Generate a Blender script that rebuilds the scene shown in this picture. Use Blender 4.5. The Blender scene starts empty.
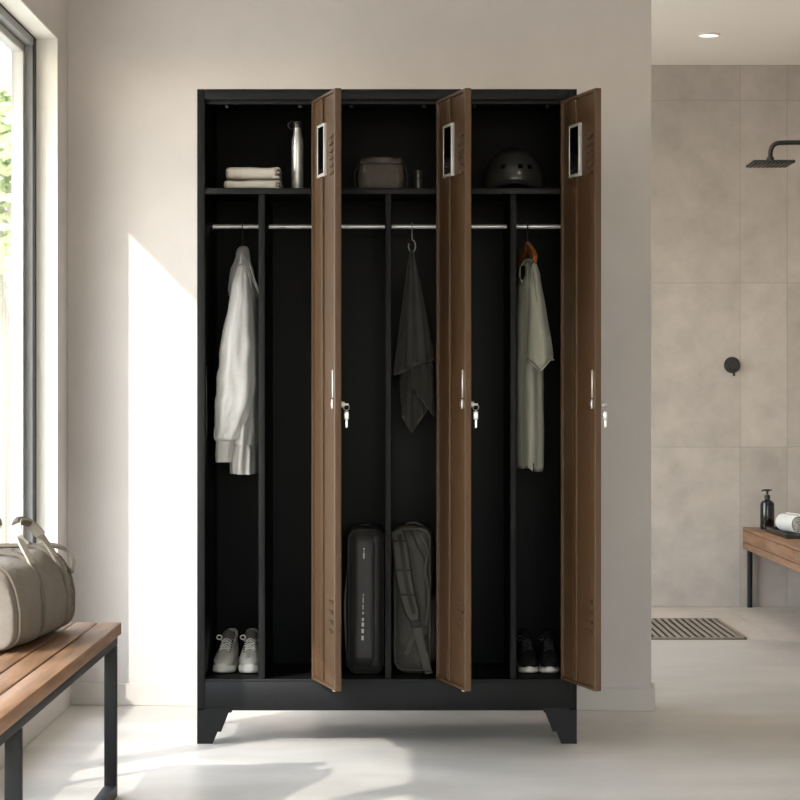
import bpy, bmesh, math, random
from mathutils import Vector, Matrix
random.seed(7)
S = bpy.context.scene
COL = S.collection
PI = math.pi
F = 2647.5            # focal length in pixels of an 800 px frame
EYE = 0.974

# ------------------------------------------------------------------ camera
cam_d = bpy.data.cameras.new('camera'); cam = bpy.data.objects.new('camera', cam_d); COL.objects.link(cam)
cam.location = (0, 0, EYE); cam.rotation_euler = (PI/2, 0, 0)
cam_d.sensor_width = 36; cam_d.lens = F/800*36; cam_d.clip_end = 300
S.camera = cam
# ------------------------------------------------------------------ sky, sun, exposure
W = bpy.data.worlds.new('World'); S.world = W; W.use_nodes = True
wn = W.node_tree.nodes; wl = W.node_tree.links
bg = wn['Background']
sky = wn.new('ShaderNodeTexSky'); sky.sky_type = 'NISHITA'; sky.sun_disc = False
sky.sun_elevation = math.radians(33); sky.sun_rotation = math.radians(217); sky.dust_density = 0.6
mixw = wn.new('ShaderNodeMix'); mixw.data_type = 'RGBA'; mixw.inputs[0].default_value = 0.96
mixw.inputs[7].default_value = (0.286, 0.29, 0.298, 1)
wl.new(sky.outputs[0], mixw.inputs[6]); wl.new(mixw.outputs[2], bg.inputs[0])
bg.inputs[1].default_value = 19.0
sd = bpy.data.lights.new('sun', 'SUN'); sun = bpy.data.objects.new('sun', sd); COL.objects.link(sun)
sd.energy = 4.8; sd.angle = math.radians(0.7); sd.color = (1.0, 0.96, 0.91)
SUN = Vector((0.75, 1.0, -0.78))
sun.rotation_euler = SUN.to_track_quat('-Z', 'Y').to_euler(); sun.location = (-6, 0, 7)
# portal over the window opening (guides sampling of the daylight only)
for (px_, py_, pz_, rz_, sx_, sy_) in ((-1.215, 5.05, 1.12, -PI/2, 6.4, 2.0), (-1.215, 10.4, 1.35, -PI/2, 2.5, 2.0), (.5, -1.55, 1.35, 0, 2.8, 2.1)):
    pd = bpy.data.lights.new('daylight_portal', 'AREA'); pd.shape = 'RECTANGLE'; pd.size = sx_; pd.size_y = sy_
    pd.cycles.is_portal = True
    po = bpy.data.objects.new('daylight_portal', pd); COL.objects.link(po)
    po.location = (px_, py_, pz_); po.rotation_euler = (PI/2, 0, rz_)
S.view_settings.view_transform = 'Standard'; S.view_settings.look = 'None'
S.view_settings.exposure = -0.22; S.view_settings.gamma = 1.0; S.view_settings.use_curve_mapping = False
S.cycles.max_bounces = 14; S.cycles.diffuse_bounces = 8; S.cycles.transparent_max_bounces = 12

# ------------------------------------------------------------------ helpers
def at(px, py, y):
    """point seen at pixel (px, py), standing at distance y"""
    return Vector(((px-400)*y/F, y, EYE+(400-py)*y/F))

ORG = {}
def new_obj(name, data):
    o = bpy.data.objects.new(name, data); COL.objects.link(o); return o
def tag(o, label=None, cat=None, group=None, kind=None):
    if label: o['label'] = label
    if cat: o['category'] = cat
    if group: o['group'] = group
    if kind: o['kind'] = kind
    return o
def thing(name, label, cat, loc=(0, 0, 0), group=None):
    o = new_obj(name, None); o.location = loc; o.empty_display_size = .05
    ORG[o.name] = Vector(loc)
    return tag(o, label, cat, group)
def build(name, bm, mat, parent=None, smooth=True, subsurf=0, origin=None, solid=0, angle=35, wr=None):
    if parent is not None: org = ORG[parent.name]
    else: org = Vector(origin) if origin is not None else Vector((0, 0, 0))
    bmesh.ops.recalc_face_normals(bm, faces=bm.faces)
    for v in bm.verts: v.co -= org
    me = bpy.data.meshes.new(name); bm.to_mesh(me); bm.free()
    me.materials.append(mat)
    o = new_obj(name, me)
    if smooth:
        for p in me.polygons: p.use_smooth = True
        try: me.set_sharp_from_angle(angle=math.radians(angle))
        except Exception: pass
    if solid:
        m = o.modifiers.new('thick', 'SOLIDIFY'); m.thickness = solid; m.offset = 0
    if subsurf:
        m = o.modifiers.new('sub', 'SUBSURF'); m.levels = subsurf; m.render_levels = subsurf
    for k, (size, st) in enumerate(wr or []):
        m = o.modifiers.new('wrinkle', 'DISPLACE'); tx_ = bpy.data.textures.new(name+'_wrinkle', 'CLOUDS')
        tx_.noise_scale = size; tx_.noise_depth = 2; m.texture = tx_; m.strength = st; m.mid_level = .5
        m.texture_coords = 'LOCAL'
    if parent is not None: o.parent = parent
    else: o.location = org
    ORG[o.name] = org
    return o
def struct(name, bm, mat, parent=None, smooth=False, **k):
    o = build(name, bm, mat, parent, smooth=smooth, **k)
    if parent is None: o['kind'] = 'structure'
    return o
def BM(): return bmesh.new()
def frame3(ax):
    """orthonormal frame whose z is ax"""
    z = Vector(ax).normalized(); u = Vector((0, 0, 1)) if abs(z.z) < .9 else Vector((1, 0, 0))
    x = u.cross(z).normalized(); y = z.cross(x); return x, y, z
def box(bm, x0, x1, y0, y1, z0, z1, bev=0.0, M=None, seg=2):
    r = bmesh.ops.create_cube(bm, size=1); vs = r['verts']
    for v in vs:
        v.co = Vector((x0+(v.co.x+.5)*(x1-x0), y0+(v.co.y+.5)*(y1-y0), z0+(v.co.z+.5)*(z1-z0)))
    if bev > 0:
        es = list({e for v in vs for e in v.link_edges})
        rr = bmesh.ops.bevel(bm, geom=es, offset=bev, segments=seg, profile=.5, affect='EDGES', clamp_overlap=True)
        vs = list({v for f in rr['faces'] for v in f.verts} | {v for v in vs if v.is_valid})
    if M is not None:
        for v in vs: v.co = M @ v.co
    return vs
def loft(bm, rings, cap0=True, cap1=True, closed=True):
    vv = [[bm.verts.new(p) for p in r] for r in rings]
    n = len(vv[0])
    for a, b in zip(vv[:-1], vv[1:]):
        for i in range(n if closed else n-1):
            j = (i+1) % n
            try: bm.faces.new((a[i], a[j], b[j], b[i]))
            except ValueError: pass
    if closed and cap0: bm.faces.new(vv[0][::-1])
    if closed and cap1: bm.faces.new(vv[-1])
    return vv
def grid(bm, fn, nu, nv):
    return loft(bm, [[fn(i/nu, j/nv) for j in range(nv+1)] for i in range(nu+1)], closed=False)
def tube(bm, pts, r, n=10, cap=True, closed=False):
    pts = [Vector(p) for p in pts]; m = len(pts); rings = []
    rad = r if isinstance(r, (list, tuple)) else [r]*m
    x = None
    for i, p in enumerate(pts):
        a = pts[i-1] if (i > 0 or closed) else p
        b = pts[(i+1) % m] if (i < m-1 or closed) else p
        t = (b-a).normalized()
        if x is None: x, y, _ = frame3(t)
        else:
            x = (x - t*x.dot(t)).normalized(); y = t.cross(x)
        y = t.cross(x)
        rings.append([p+x*math.cos(2*PI*k/n)*rad[i]+y*math.sin(2*PI*k/n)*rad[i] for k in range(n)])
    if closed:
        vv = [[bm.verts.new(q) for q in r_] for r_ in rings]
        for i in range(m):
            a, b = vv[i], vv[(i+1) % m]
            for k in range(n):
                bm.faces.new((a[k], a[(k+1) % n], b[(k+1) % n], b[k]))
    else: loft(bm, rings, cap, cap)
def lathe(bm, prof, c=(0, 0, 0), n=32, ax=(0, 0, 1), cap=True):
    x, y, z = frame3(ax); c = Vector(c)
    loft(bm, [[c+z*h+(x*math.cos(2*PI*k/n)+y*math.sin(2*PI*k/n))*max(r, 1e-5) for k in range(n)] for r, h in prof], cap, cap)
def ribbon(bm, pts, side, w, th):
    pts = [Vector(p) for p in pts]; rings = []
    for i, p in enumerate(pts):
        t = (pts[min(i+1, len(pts)-1)]-pts[max(i-1, 0)]).normalized()
        s = Vector(side[i] if isinstance(side, list) else side); s = (s-t*s.dot(t)).normalized(); n = t.cross(s)
        ww = w[i] if isinstance(w, list) else w
        rings.append([p+s*ww/2+n*th/2, p-s*ww/2+n*th/2, p-s*ww/2-n*th/2, p+s*ww/2-n*th/2])
    loft(bm, rings)
def bez(pts, n=8):
    """smooth Catmull-Rom through points"""
    P = [Vector(p) for p in pts]; out = []
    for i in range(len(P)-1):
        p0 = P[max(i-1, 0)]; p1 = P[i]; p2 = P[i+1]; p3 = P[min(i+2, len(P)-1)]
        for k in range(n):
            t = k/n
            out.append(.5*((2*p1)+(-p0+p2)*t+(2*p0-5*p1+4*p2-p3)*t*t+(-p0+3*p1-3*p2+p3)*t**3))
    out.append(P[-1]); return out
def sring(cx, cy, z, rx, ry, n=28, ex=2.0, rip=0.0, k=5, ph=0.0, tilt=0.0):
    """horizontal super-ellipse ring with ripples; tilt lifts +x side"""
    out = []
    for i in range(n):
        a = 2*PI*i/n; c, s = math.cos(a), math.sin(a)
        m = 1+rip*math.sin(k*a+ph)
        x = math.copysign(abs(c)**(2/ex), c)*rx*m; y = math.copysign(abs(s)**(2/ex), s)*ry*m
        out.append(Vector((cx+x, cy+y, z+tilt*x)))
    return out

# ------------------------------------------------------------------ materials
def lin(c):
    return tuple(((v/255)/12.92 if v/255 <= .04045 else ((v/255+.055)/1.055)**2.4) for v in c)+(1,)
def mat(name, rgb, rough=.5, metal=0, var=0.0, scale=8, bump=0.0, bscale=40, spec=.5, stretch=None, sheen=0, detail=5, coat=0, rvar=0):
    m = bpy.data.materials.new(name); m.use_nodes = True
    nt = m.node_tree; b = nt.nodes['Principled BSDF']; c = lin(rgb)
    b.inputs['Base Color'].default_value = c; b.inputs['Roughness'].default_value = rough
    b.inputs['Metallic'].default_value = metal; b.inputs['Specular IOR Level'].default_value = spec
    if sheen: b.inputs['Sheen Weight'].default_value = sheen
    if coat: b.inputs['Coat Weight'].default_value = coat
    tc = nt.nodes.new('ShaderNodeTexCoord'); mp = nt.nodes.new('ShaderNodeMapping')
    nt.links.new(tc.outputs['Object'], mp.inputs[0])
    if stretch: mp.inputs['Scale'].default_value = stretch
    if var or rvar:
        n = nt.nodes.new('ShaderNodeTexNoise'); n.inputs['Scale'].default_value = scale; n.inputs['Detail'].default_value = detail
        n.inputs['Roughness'].default_value = .6
        nt.links.new(mp.outputs[0], n.inputs['Vector'])
        if var:
            r = nt.nodes.new('ShaderNodeValToRGB')
            r.color_ramp.elements[0].position = .3; r.color_ramp.elements[1].position = .7
            r.color_ramp.elements[0].color = tuple(max(0, v*(1-var)) for v in c[:3])+(1,)
            r.color_ramp.elements[1].color = tuple(min(1, v*(1+var)) for v in c[:3])+(1,)
            nt.links.new(n.outputs['Fac'], r.inputs[0]); nt.links.new(r.outputs[0], b.inputs['Base Color'])
        if rvar:
            mr = nt.nodes.new('ShaderNodeMapRange'); mr.inputs['To Min'].default_value = rough-rvar; mr.inputs['To Max'].default_value = rough+rvar
            mr.inputs['From Min'].default_value = .3; mr.inputs['From Max'].default_value = .7
            nt.links.new(n.outputs['Fac'], mr.inputs['Value']); nt.links.new(mr.outputs[0], b.inputs['Roughness'])
    if bump:
        n2 = nt.nodes.new('ShaderNodeTexNoise'); n2.inputs['Scale'].default_value = bscale; n2.inputs['Detail'].default_value = 4
        nt.links.new(mp.outputs[0], n2.inputs['Vector'])
        bp = nt.nodes.new('ShaderNodeBump'); bp.inputs['Strength'].default_value = bump; bp.inputs['Distance'].default_value = .004
        nt.links.new(n2.outputs['Fac'], bp.inputs['Height']); nt.links.new(bp.outputs[0], b.inputs['Normal'])
    return m
def wood(name, a, b_, rough=.45, axis=1):
    m = bpy.data.materials.new(name); m.use_nodes = True; nt = m.node_tree; b = nt.nodes['Principled BSDF']
    b.inputs['Roughness'].default_value = rough
    tc = nt.nodes.new('ShaderNodeTexCoord'); mp = nt.nodes.new('ShaderNodeMapping')
    sc = [22, 22, 22]; sc[axis] = 1.6; mp.inputs['Scale'].default_value = sc
    geo = nt.nodes.new('ShaderNodeNewGeometry'); add = nt.nodes.new('ShaderNodeVectorMath'); add.operation = 'ADD'
    mul = nt.nodes.new('ShaderNodeMath'); mul.operation = 'MULTIPLY'; mul.inputs[1].default_value = 7.0
    nt.links.new(geo.outputs['Random Per Island'], mul.inputs[0])
    nt.links.new(tc.outputs['Object'], add.inputs[0]); nt.links.new(mul.outputs[0], add.inputs[1])
    nt.links.new(add.outputs[0], mp.inputs[0])
    n = nt.nodes.new('ShaderNodeTexNoise'); n.inputs['Scale'].default_value = 2.0; n.inputs['Detail'].default_value = 8; n.inputs['Distortion'].default_value = .6
    nt.links.new(mp.outputs[0], n.inputs['Vector'])
    r = nt.nodes.new('ShaderNodeValToRGB'); r.color_ramp.elements[0].position = .3; r.color_ramp.elements[1].position = .72
    r.color_ramp.elements[0].color = lin(a); r.color_ramp.elements[1].color = lin(b_)
    nt.links.new(n.outputs['Fac'], r.inputs[0]); nt.links.new(r.outputs[0], b.inputs['Base Color'])
    bp = nt.nodes.new('ShaderNodeBump'); bp.inputs['Strength'].default_value = .15; bp.inputs['Distance'].default_value = .002
    nt.links.new(n.outputs['Fac'], bp.inputs['Height']); nt.links.new(bp.outputs[0], b.inputs['Normal'])
    return m
def tile_mat(name, rgb, var, ivar):
    m = mat(name, rgb, rough=.55, var=var, scale=6.5, bump=.25, bscale=30, detail=9, spec=.35)
    nt = m.node_tree; b = nt.nodes['Principled BSDF']
    src = b.inputs['Base Color'].links[0].from_socket
    geo = nt.nodes.new('ShaderNodeNewGeometry'); mr = nt.nodes.new('ShaderNodeMapRange')
    mr.inputs['To Min'].default_value = 1-ivar; mr.inputs['To Max'].default_value = 1+ivar
    nt.links.new(geo.outputs['Random Per Island'], mr.inputs['Value'])
    mx = nt.nodes.new('ShaderNodeVectorMath'); mx.operation = 'SCALE'
    nt.links.new(src, mx.inputs[0]); nt.links.new(mr.outputs[0], mx.inputs['Scale']); nt.links.new(mx.outputs[0], b.inputs['Base Color'])
    return m
def glass_mat(name):
    m = bpy.data.materials.new(name); m.use_nodes = True; nt = m.node_tree
    for n in list(nt.nodes):
        if n.type != 'OUTPUT_MATERIAL': nt.nodes.remove(n)
    out = [n for n in nt.nodes][0]
    t = nt.nodes.new('ShaderNodeBsdfTransparent'); t.inputs[0].default_value = (.97, .98, .97, 1)
    g = nt.nodes.new('ShaderNodeBsdfGlossy'); g.inputs['Roughness'].default_value = .02
    lw = nt.nodes.new('ShaderNodeLayerWeight'); lw.inputs[0].default_value = .5
    pw = nt.nodes.new('ShaderNodeMath'); pw.operation = 'POWER'; pw.inputs[1].default_value = 5
    fr = nt.nodes.new('ShaderNodeMath'); fr.operation = 'MULTIPLY_ADD'; fr.inputs[1].default_value = .6; fr.inputs[2].default_value = .03
    nt.links.new(lw.outputs['Facing'], pw.inputs[0]); nt.links.new(pw.outputs[0], fr.inputs[0])
    mx = nt.nodes.new('ShaderNodeMixShader')
    nt.links.new(fr.outputs[0], mx.inputs[0]); nt.links.new(t.outputs[0], mx.inputs[1]); nt.links.new(g.outputs[0], mx.inputs[2])
    nt.links.new(mx.outputs[0], out.inputs[0]); return m
def emit_mat(name, rgb, s):
    m = bpy.data.materials.new(name); m.use_nodes = True; b = m.node_tree.nodes['Principled BSDF']
    b.inputs['Base Color'].default_value = (.9, .9, .88, 1)
    b.inputs['Emission Color'].default_value = lin(rgb); b.inputs['Emission Strength'].default_value = s; return m

M_wall = mat('plaster', (201, 194, 189), rough=.85, var=.05, scale=3.0, bump=.10, bscale=14, spec=.2, detail=7)
M_ceil = mat('ceiling paint', (236, 230, 222), rough=.9, spec=.2)
M_base = mat('skirting paint', (196, 190, 183), rough=.6)
M_trim = mat('white reveal', (226, 220, 210), rough=.6)
M_floor = mat('polished concrete', (203, 198, 190), rough=.36, var=.15, scale=2.4, detail=12, rvar=.07, spec=.45, stretch=(1, 1.6, 1))
M_stile = tile_mat('shower tile', (177, 169, 161), .13, .07)
M_sfloor = tile_mat('shower floor tile', (208, 200, 189), .07, .02)
M_grout = mat('grout', (160, 151, 141), rough=.9)
M_lock = mat('black powder coat', (17, 17, 17), rough=.5, spec=.2)
M_door = mat('bronze brown powder coat', (82, 59, 38), rough=.45, spec=.4)
M_slot = mat('vent shadow gap', (30, 22, 16), rough=.8)
M_chrome = mat('brushed chrome', (216, 214, 210), rough=.28, metal=1)
M_rod = mat('satin aluminium', (225, 225, 224), rough=.38, metal=.55)
M_steel = mat('brushed steel', (205, 202, 197), rough=.38, metal=.75, bump=.03, bscale=300, stretch=(1, 1, .05))
M_mirror = mat('mirror with painted dark reflection', (10, 10, 11), rough=.06, spec=.35)  # dark base colour paints in the reflection of the dark locker
M_mframe = mat('silver mirror frame', (200, 196, 190), rough=.35, metal=.3)
M_rubber = mat('black rubber', (18, 18, 18), rough=.6)
M_hood = mat('heather grey fleece', (190, 189, 187), rough=.95, var=.10, scale=420, bump=.25, bscale=260, sheen=.25, spec=.1)
M_rib = mat('heather grey rib knit', (178, 176, 173), rough=.95, var=.10, scale=300, bump=.5, bscale=150, sheen=.2, spec=.1, stretch=(3, 3, .1))
M_olive = mat('olive grey jersey', (172, 172, 157), rough=.95, var=.08, scale=300, bump=.25, bscale=160, sheen=.15, spec=.1)
M_olive2 = mat('olive grey collar rib', (140, 141, 127), rough=.95, bump=.3, bscale=300, spec=.1)
M_dtowel = mat('charcoal terry', (56, 54, 51), rough=1, var=.15, scale=250, bump=.7, bscale=330, sheen=.2, spec=.1)
M_dtowel2 = mat('charcoal woven hem', (92, 88, 82), rough=.9, bump=.3, bscale=400, spec=.1)
M_ftowel = mat('cream terry', (205, 196, 184), rough=1, var=.06, scale=200, bump=.7, bscale=350, sheen=.2, spec=.1)
M_wtowel = mat('white terry', (232, 229, 224), rough=1, var=.04, scale=200, bump=.7, bscale=320, sheen=.2, spec=.1)
M_nylon = mat('black nylon', (40, 38, 36), rough=.62, var=.12, scale=90, bump=.35, bscale=420, spec=.4)
M_nylon2 = mat('black panel fabric', (50, 48, 45), rough=.5, var=.1, scale=30, bump=.15, bscale=500, spec=.5)
M_pack = mat('charcoal pack cloth', (78, 75, 70), rough=.72, var=.14, scale=60, bump=.4, bscale=300, spec=.3)
M_web = mat('charcoal webbing', (88, 85, 79), rough=.8, bump=.5, bscale=500, spec=.25)
M_white = mat('pale print', (205, 203, 198), rough=.6)
M_toilet = mat('washbag leatherette', (84, 77, 68), rough=.5, var=.12, scale=70, bump=.35, bscale=260, spec=.4)
M_can = mat('gunmetal can', (92, 90, 86), rough=.35, metal=.7)
M_helmet = mat('matt black shell', (54, 53, 51), rough=.28, spec=.7)
M_black = mat('dark lining and neck shade', (9, 9, 9), rough=.9, spec=.1)
M_hangwood = wood('hanger beech', (150, 90, 48), (190, 122, 70), axis=1)
M_mesh1 = mat('light grey knit', (196, 192, 184), rough=.85, var=.12, scale=220, bump=.5, bscale=420, spec=.2)
M_tong1 = mat('grey tongue knit', (104, 101, 96), rough=.9, var=.1, scale=200)
M_sole1 = mat('off white rubber sole', (222, 217, 209), rough=.6)
M_lace1 = mat('pale grey lace', (225, 221, 214), rough=.9)
M_mesh2 = mat('black knit', (27, 27, 27), rough=.85, var=.15, scale=220, bump=.5, bscale=420, spec=.2)
M_sole2 = mat('white rubber sole', (222, 216, 208), rough=.55)
M_lace2 = mat('black lace', (40, 40, 40), rough=.85)
M_bench = wood('oiled teak slat', (106, 73, 47), (160, 118, 82), axis=1)
M_walnut = wood('shower bench walnut', (112, 76, 50), (164, 119, 84), axis=1)
M_iron = mat('black steel tube', (20, 20, 21), rough=.5, spec=.3)
M_frame = mat('dark grey window frame', (138, 137, 135), rough=.45, spec=.4)
M_sash = mat('light grey sash', (176, 173, 168), rough=.45)
M_gasket = mat('window gasket', (26, 26, 26), rough=.7)
M_bag = mat('taupe canvas', (120, 112, 103), rough=.8, var=.09, scale=14, bump=.35, bscale=120, spec=.25)
M_bagpipe = mat('taupe piping', (104, 95, 85), rough=.75, spec=.2)
M_bagstrap = mat('pale taupe strap', (160, 151, 140), rough=.75, bump=.3, bscale=300, spec=.25)
M_bagdark = mat('dark taupe leather', (84, 76, 68), rough=.6)
M_matt = mat('matt black fitting', (26, 25, 24), rough=.42, spec=.5)
M_bottle = mat('black gloss bottle', (24, 22, 21), rough=.16, spec=.5)
M_grate = wood('drain slat', (134, 122, 108), (165, 153, 138), axis=1)
M_dark = mat('drain shadow', (28, 25, 22), rough=.9)
M_glass = glass_mat('window glass')
M_blind = bpy.data.materials.new('blind fabric'); M_blind.use_nodes = True
_n = M_blind.node_tree.nodes; _b = _n['Principled BSDF']; _b.inputs['Base Color'].default_value = (.78, .76, .72, 1); _b.inputs['Roughness'].default_value = .9
_t = _n.new('ShaderNodeBsdfTranslucent'); _t.inputs[0].default_value = (.5, .48, .45, 1); _m = _n.new('ShaderNodeMixShader'); _m.inputs[0].default_value = .4
_o = [q for q in _n if q.type == 'OUTPUT_MATERIAL'][0]
M_blind.node_tree.links.new(_b.outputs[0], _m.inputs[1]); M_blind.node_tree.links.new(_t.outputs[0], _m.inputs[2]); M_blind.node_tree.links.new(_m.outputs[0], _o.inputs[0])
M_lamp = emit_mat('downlight lens', (255, 246, 232), 5)
M_leaf = mat('leaf', (182, 196, 142), rough=.6, var=.2, scale=3)
M_bark = mat('bark', (165, 155, 143), rough=.9, bump=.5, bscale=20)
M_lawn = mat('pale terrace', (205, 200, 188), rough=.9, var=.1, scale=1)
M_fence = mat('pale boundary wall', (215, 210, 200), rough=.9)

# ------------------------------------------------------------------ room shell
XL, XR = -1.062, 2.05            # left and right walls
YB = 12.456                      # tiled shower wall
ZC = 2.55
TH = .135                        # left wall thickness
YJ = 8.197                       # far jamb of the window
YN = 1.9                         # near jamb
ZS, ZT = .2, 2.096               # window sill / head
wa, wb = Vector((XL, 8.469, 0)), Vector((.787, 8.292, 0))   # foot line of the wall behind the locker

bm = BM(); box(bm, XL-TH, XR+.2, -1.4, 10.72, -.12, 0); struct('floor', bm, M_floor)
# shower floor in large tiles
bm = BM(); box(bm, XL-TH, XR+.2, 10.72, YB+.2, -.12, -.0025); struct('floor_shower', bm, M_grout)
bm = BM()
ys = [10.72, YB]; xs = [XL, -.2, .66, 1.53, XR]
for i in range(4):
    for j in range(1): box(bm, xs[i]+.002, xs[i+1]-.002, ys[j]+.002, ys[j+1]-.002, -.06, 0)
struct('floor_tile', bm, M_sfloor)
bm = BM(); box(bm, XL-TH, XR+.2, -1.4, YB+.2, ZC, ZC+.15); struct('ceiling', bm, M_ceil)
# left wall: solid pieces around the long window and an added shower window
bm = BM()
x0, x1 = XL-TH, XL
box(bm, x0, x1, -1.4, YN, 0, ZC); box(bm, x0, x1, YN, YJ, 0, ZS); box(bm, x0, x1, YN, YJ, ZT, ZC)
box(bm, x0, x1, YJ, 9.2, 0, ZC); box(bm, x0, x1, 9.2, 11.6, 0, .4); box(bm, x0, x1, 9.2, 11.6, 2.3, ZC)
box(bm, x0, x1, 11.6, YB+.2, 0, ZC)
struct('wall_left', bm, M_wall)
bm = BM(); box(bm, XR, XR+.2, -1.4, YB+.2, 0, ZC); struct('wall_right', bm, M_wall)
bm = BM(); RX0, RX1 = -.9, 1.9
box(bm, XL-TH, RX0, -1.6, -1.4, 0, ZC); box(bm, RX1, XR+.2, -1.6, -1.4, 0, ZC)
box(bm, RX0, RX1, -1.6, -1.4, 0, .3); box(bm, RX0, RX1, -1.6, -1.4, 2.4, ZC); struct('wall_rear', bm, M_wall)
# unseen eave slab added outside to lower the top of the sun patch
bm = BM(); box(bm, -1.432, XL-TH, -1.4, YB+.2, ZT, ZC+.15); struct('added_eave', bm, M_trim)
# wall behind the locker
d = (wb-wa).normalized(); nrm = Vector((-d.y, d.x, 0))     # nrm points away from the camera
def wallbox(bm, s0, s1, n0, n1, z0, z1, bev=0):
    M = Matrix.Translation(wa) @ Matrix(((d.x, nrm.x, 0, 0), (d.y, nrm.y, 0, 0), (0, 0, 1, 0), (0, 0, 0, 1)))
    return box(bm, s0, s1, n0, n1, z0, z1, bev, M)
Lw = (wb-wa).length
bm = BM(); wallbox(bm, -.02, Lw, 0, .16, 0, ZC); struct('wall_back', bm, M_wall)
bm = BM(); wallbox(bm, .0, Lw+.012, -.012, 0, 0, .072, .003); wallbox(bm, Lw, Lw+.012, 0, .17, 0, .072, .003)
struct('baseboard_back', bm, M_base)
bm = BM(); box(bm, XL, XL+.012, -1.4, 8.455, 0, .072, .003); struct('baseboard_left', bm, M_base)
# tiled shower wall
bm = BM(); box(bm, XL-TH, XR+.2, YB+.0010, YB+.2, 0, ZC); struct('wall_shower', bm, M_grout)
bm = BM()
txs = [XL, -.05, .78, 1.6, 1.822, XR]; tzs = [0, .753, 1.525, 2.383, ZC]
for i in range(5):
    for j in range(4):
        box(bm, txs[i]+.0017, txs[i+1]-.0017, YB, YB+.0012, tzs[j]+.0017, tzs[j+1]-.0017)
struct('wall_tile', bm, M_stile)

# ---- window_1: long glazed strip, its far end shows in the photo
XF0, XF1 = -1.165, -1.128          # frame depth range
bm = BM()
box(bm, XF0, XF1, YJ-.045, YJ, ZS, ZT, .003); box(bm, XF0, XF1, YN, YN+.045, ZS, ZT, .003)
box(bm, XF0, XF1, YN, YJ, ZT-.03, ZT, .003); box(bm, XF0, XF1, YN, YJ, ZS, ZS+.045, .003)
win = struct('window_1', bm, M_frame)
MUL = [6.62, 5.05, 3.48]
for y in MUL:
    bm = BM(); box(bm, XF0, XF1, y-.035, y+.035, ZS+.045, ZT-.03, .003); struct('mullion', bm, M_frame, win)
edges = [YN+.045]+[v for y in MUL[::-1] for v in (y-.035, y+.035)]+[YJ-.045]
for k in range(4):
    a, b = edges[2*k], edges[2*k+1]
    bm = BM()
    xa, xb = -1.191, -1.155; w = .034; z0, z1 = ZS+.045, ZT-.03
    box(bm, xa, xb, b-w, b-.004, z0, z1, .002); box(bm, xa, xb, a+.004, a+w, z0, z1, .002)
    box(bm, xa, xb, a, b, z1-.025, z1-.002, .002); box(bm, xa, xb, a, b, z0+.004, z0+w, .002)
    sh = struct('sash', bm, M_sash, win)
    bm = BM(); box(bm, -1.176, -1.170, a+w-.004, b-w+.004, z0+w-.004, z1-.021); struct('glass', bm, M_glass, sh)
bm = BM()
box(bm, XF1-.003, XF1+.003, YJ-.049, YJ-.001, ZS+.01, ZT-.01); box(bm, XF1-.004, XF1+.004, YN, YJ, ZT-.008, ZT-.001)
box(bm, XF0-.003, XF0+.003, YJ-.050, YJ-.040, ZS+.05, ZT-.035)
struct('gasket', bm, M_gasket, win)
# smooth painted lining of the reveal
bm = BM()
box(bm, XF1, XL+.002, YJ-.006, YJ, ZS, ZT); box(bm, XF1, XL+.002, YN, YN+.006, ZS, ZT)
box(bm, XF1, XL+.002, YN, YJ, ZT-.006, ZT); box(bm, XF1, XL+.012, YN, YJ, ZS, ZS+.012)
struct('trim_1', bm, M_trim)
# ---- added_shower_window: unseen window added in the left wall to light the shower
bm = BM()
for (a, b, c, e) in ((9.2, 9.25, .4, 2.3), (11.55, 11.6, .4, 2.3), (9.2, 11.6, .4, .45), (9.2, 11.6, 2.25, 2.3)):
    box(bm, XF0, XF1, a, b, c, e, .002)
win2 = struct('added_shower_window', bm, M_frame)
bm = BM(); box(bm, -1.150, -1.144, 9.25, 11.55, .45, 2.25); struct('glass', bm, M_glass, win2)

# ---- added_rear_window: unseen window added behind the viewer for frontal fill
bm = BM()
for (a, b, c, e) in ((RX0, RX0+.05, .3, 2.4), (RX1-.05, RX1, .3, 2.4), (RX0, RX1, .3, .35), (RX0, RX1, 2.35, 2.4), (.475, .525, .35, 2.35)):
    box(bm, a, b, -1.52, -1.46, c, e, .002)
win3 = struct('added_rear_window', bm, M_frame)
bm = BM(); box(bm, RX0+.05, .475, -1.493, -1.487, .35, 2.35); box(bm, .525, RX1-.05, -1.493, -1.487, .35, 2.35); struct('glass', bm, M_glass, win3)
# unseen blinds added to cut the floor sun patch, nearer bays of window_1
for k in range(3):
    a, b = edges[2*k], edges[2*k+1]
    rb = thing('added_blind', 'added fabric roller blind cutting the sun in a near bay of the window', 'blind', (-1.108, (a+b)/2, 1.2), 'added blinds in the near window bays')
    bm = BM(); box(bm, -1.109, -1.107, a-.02, b+.02, 1.2, ZT-.04); build('fabric', bm, M_blind, rb, smooth=False)
    bm = BM(); tube(bm, [(-1.1, a-.025, ZT-.034), (-1.1, b+.025, ZT-.034)], .024, 14); build('roller', bm, M_blind, rb)
    bm = BM(); box(bm, -1.114, -1.102, a-.02, b+.02, 1.185, 1.203, .002); build('bottom_bar', bm, M_frame, rb)

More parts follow.
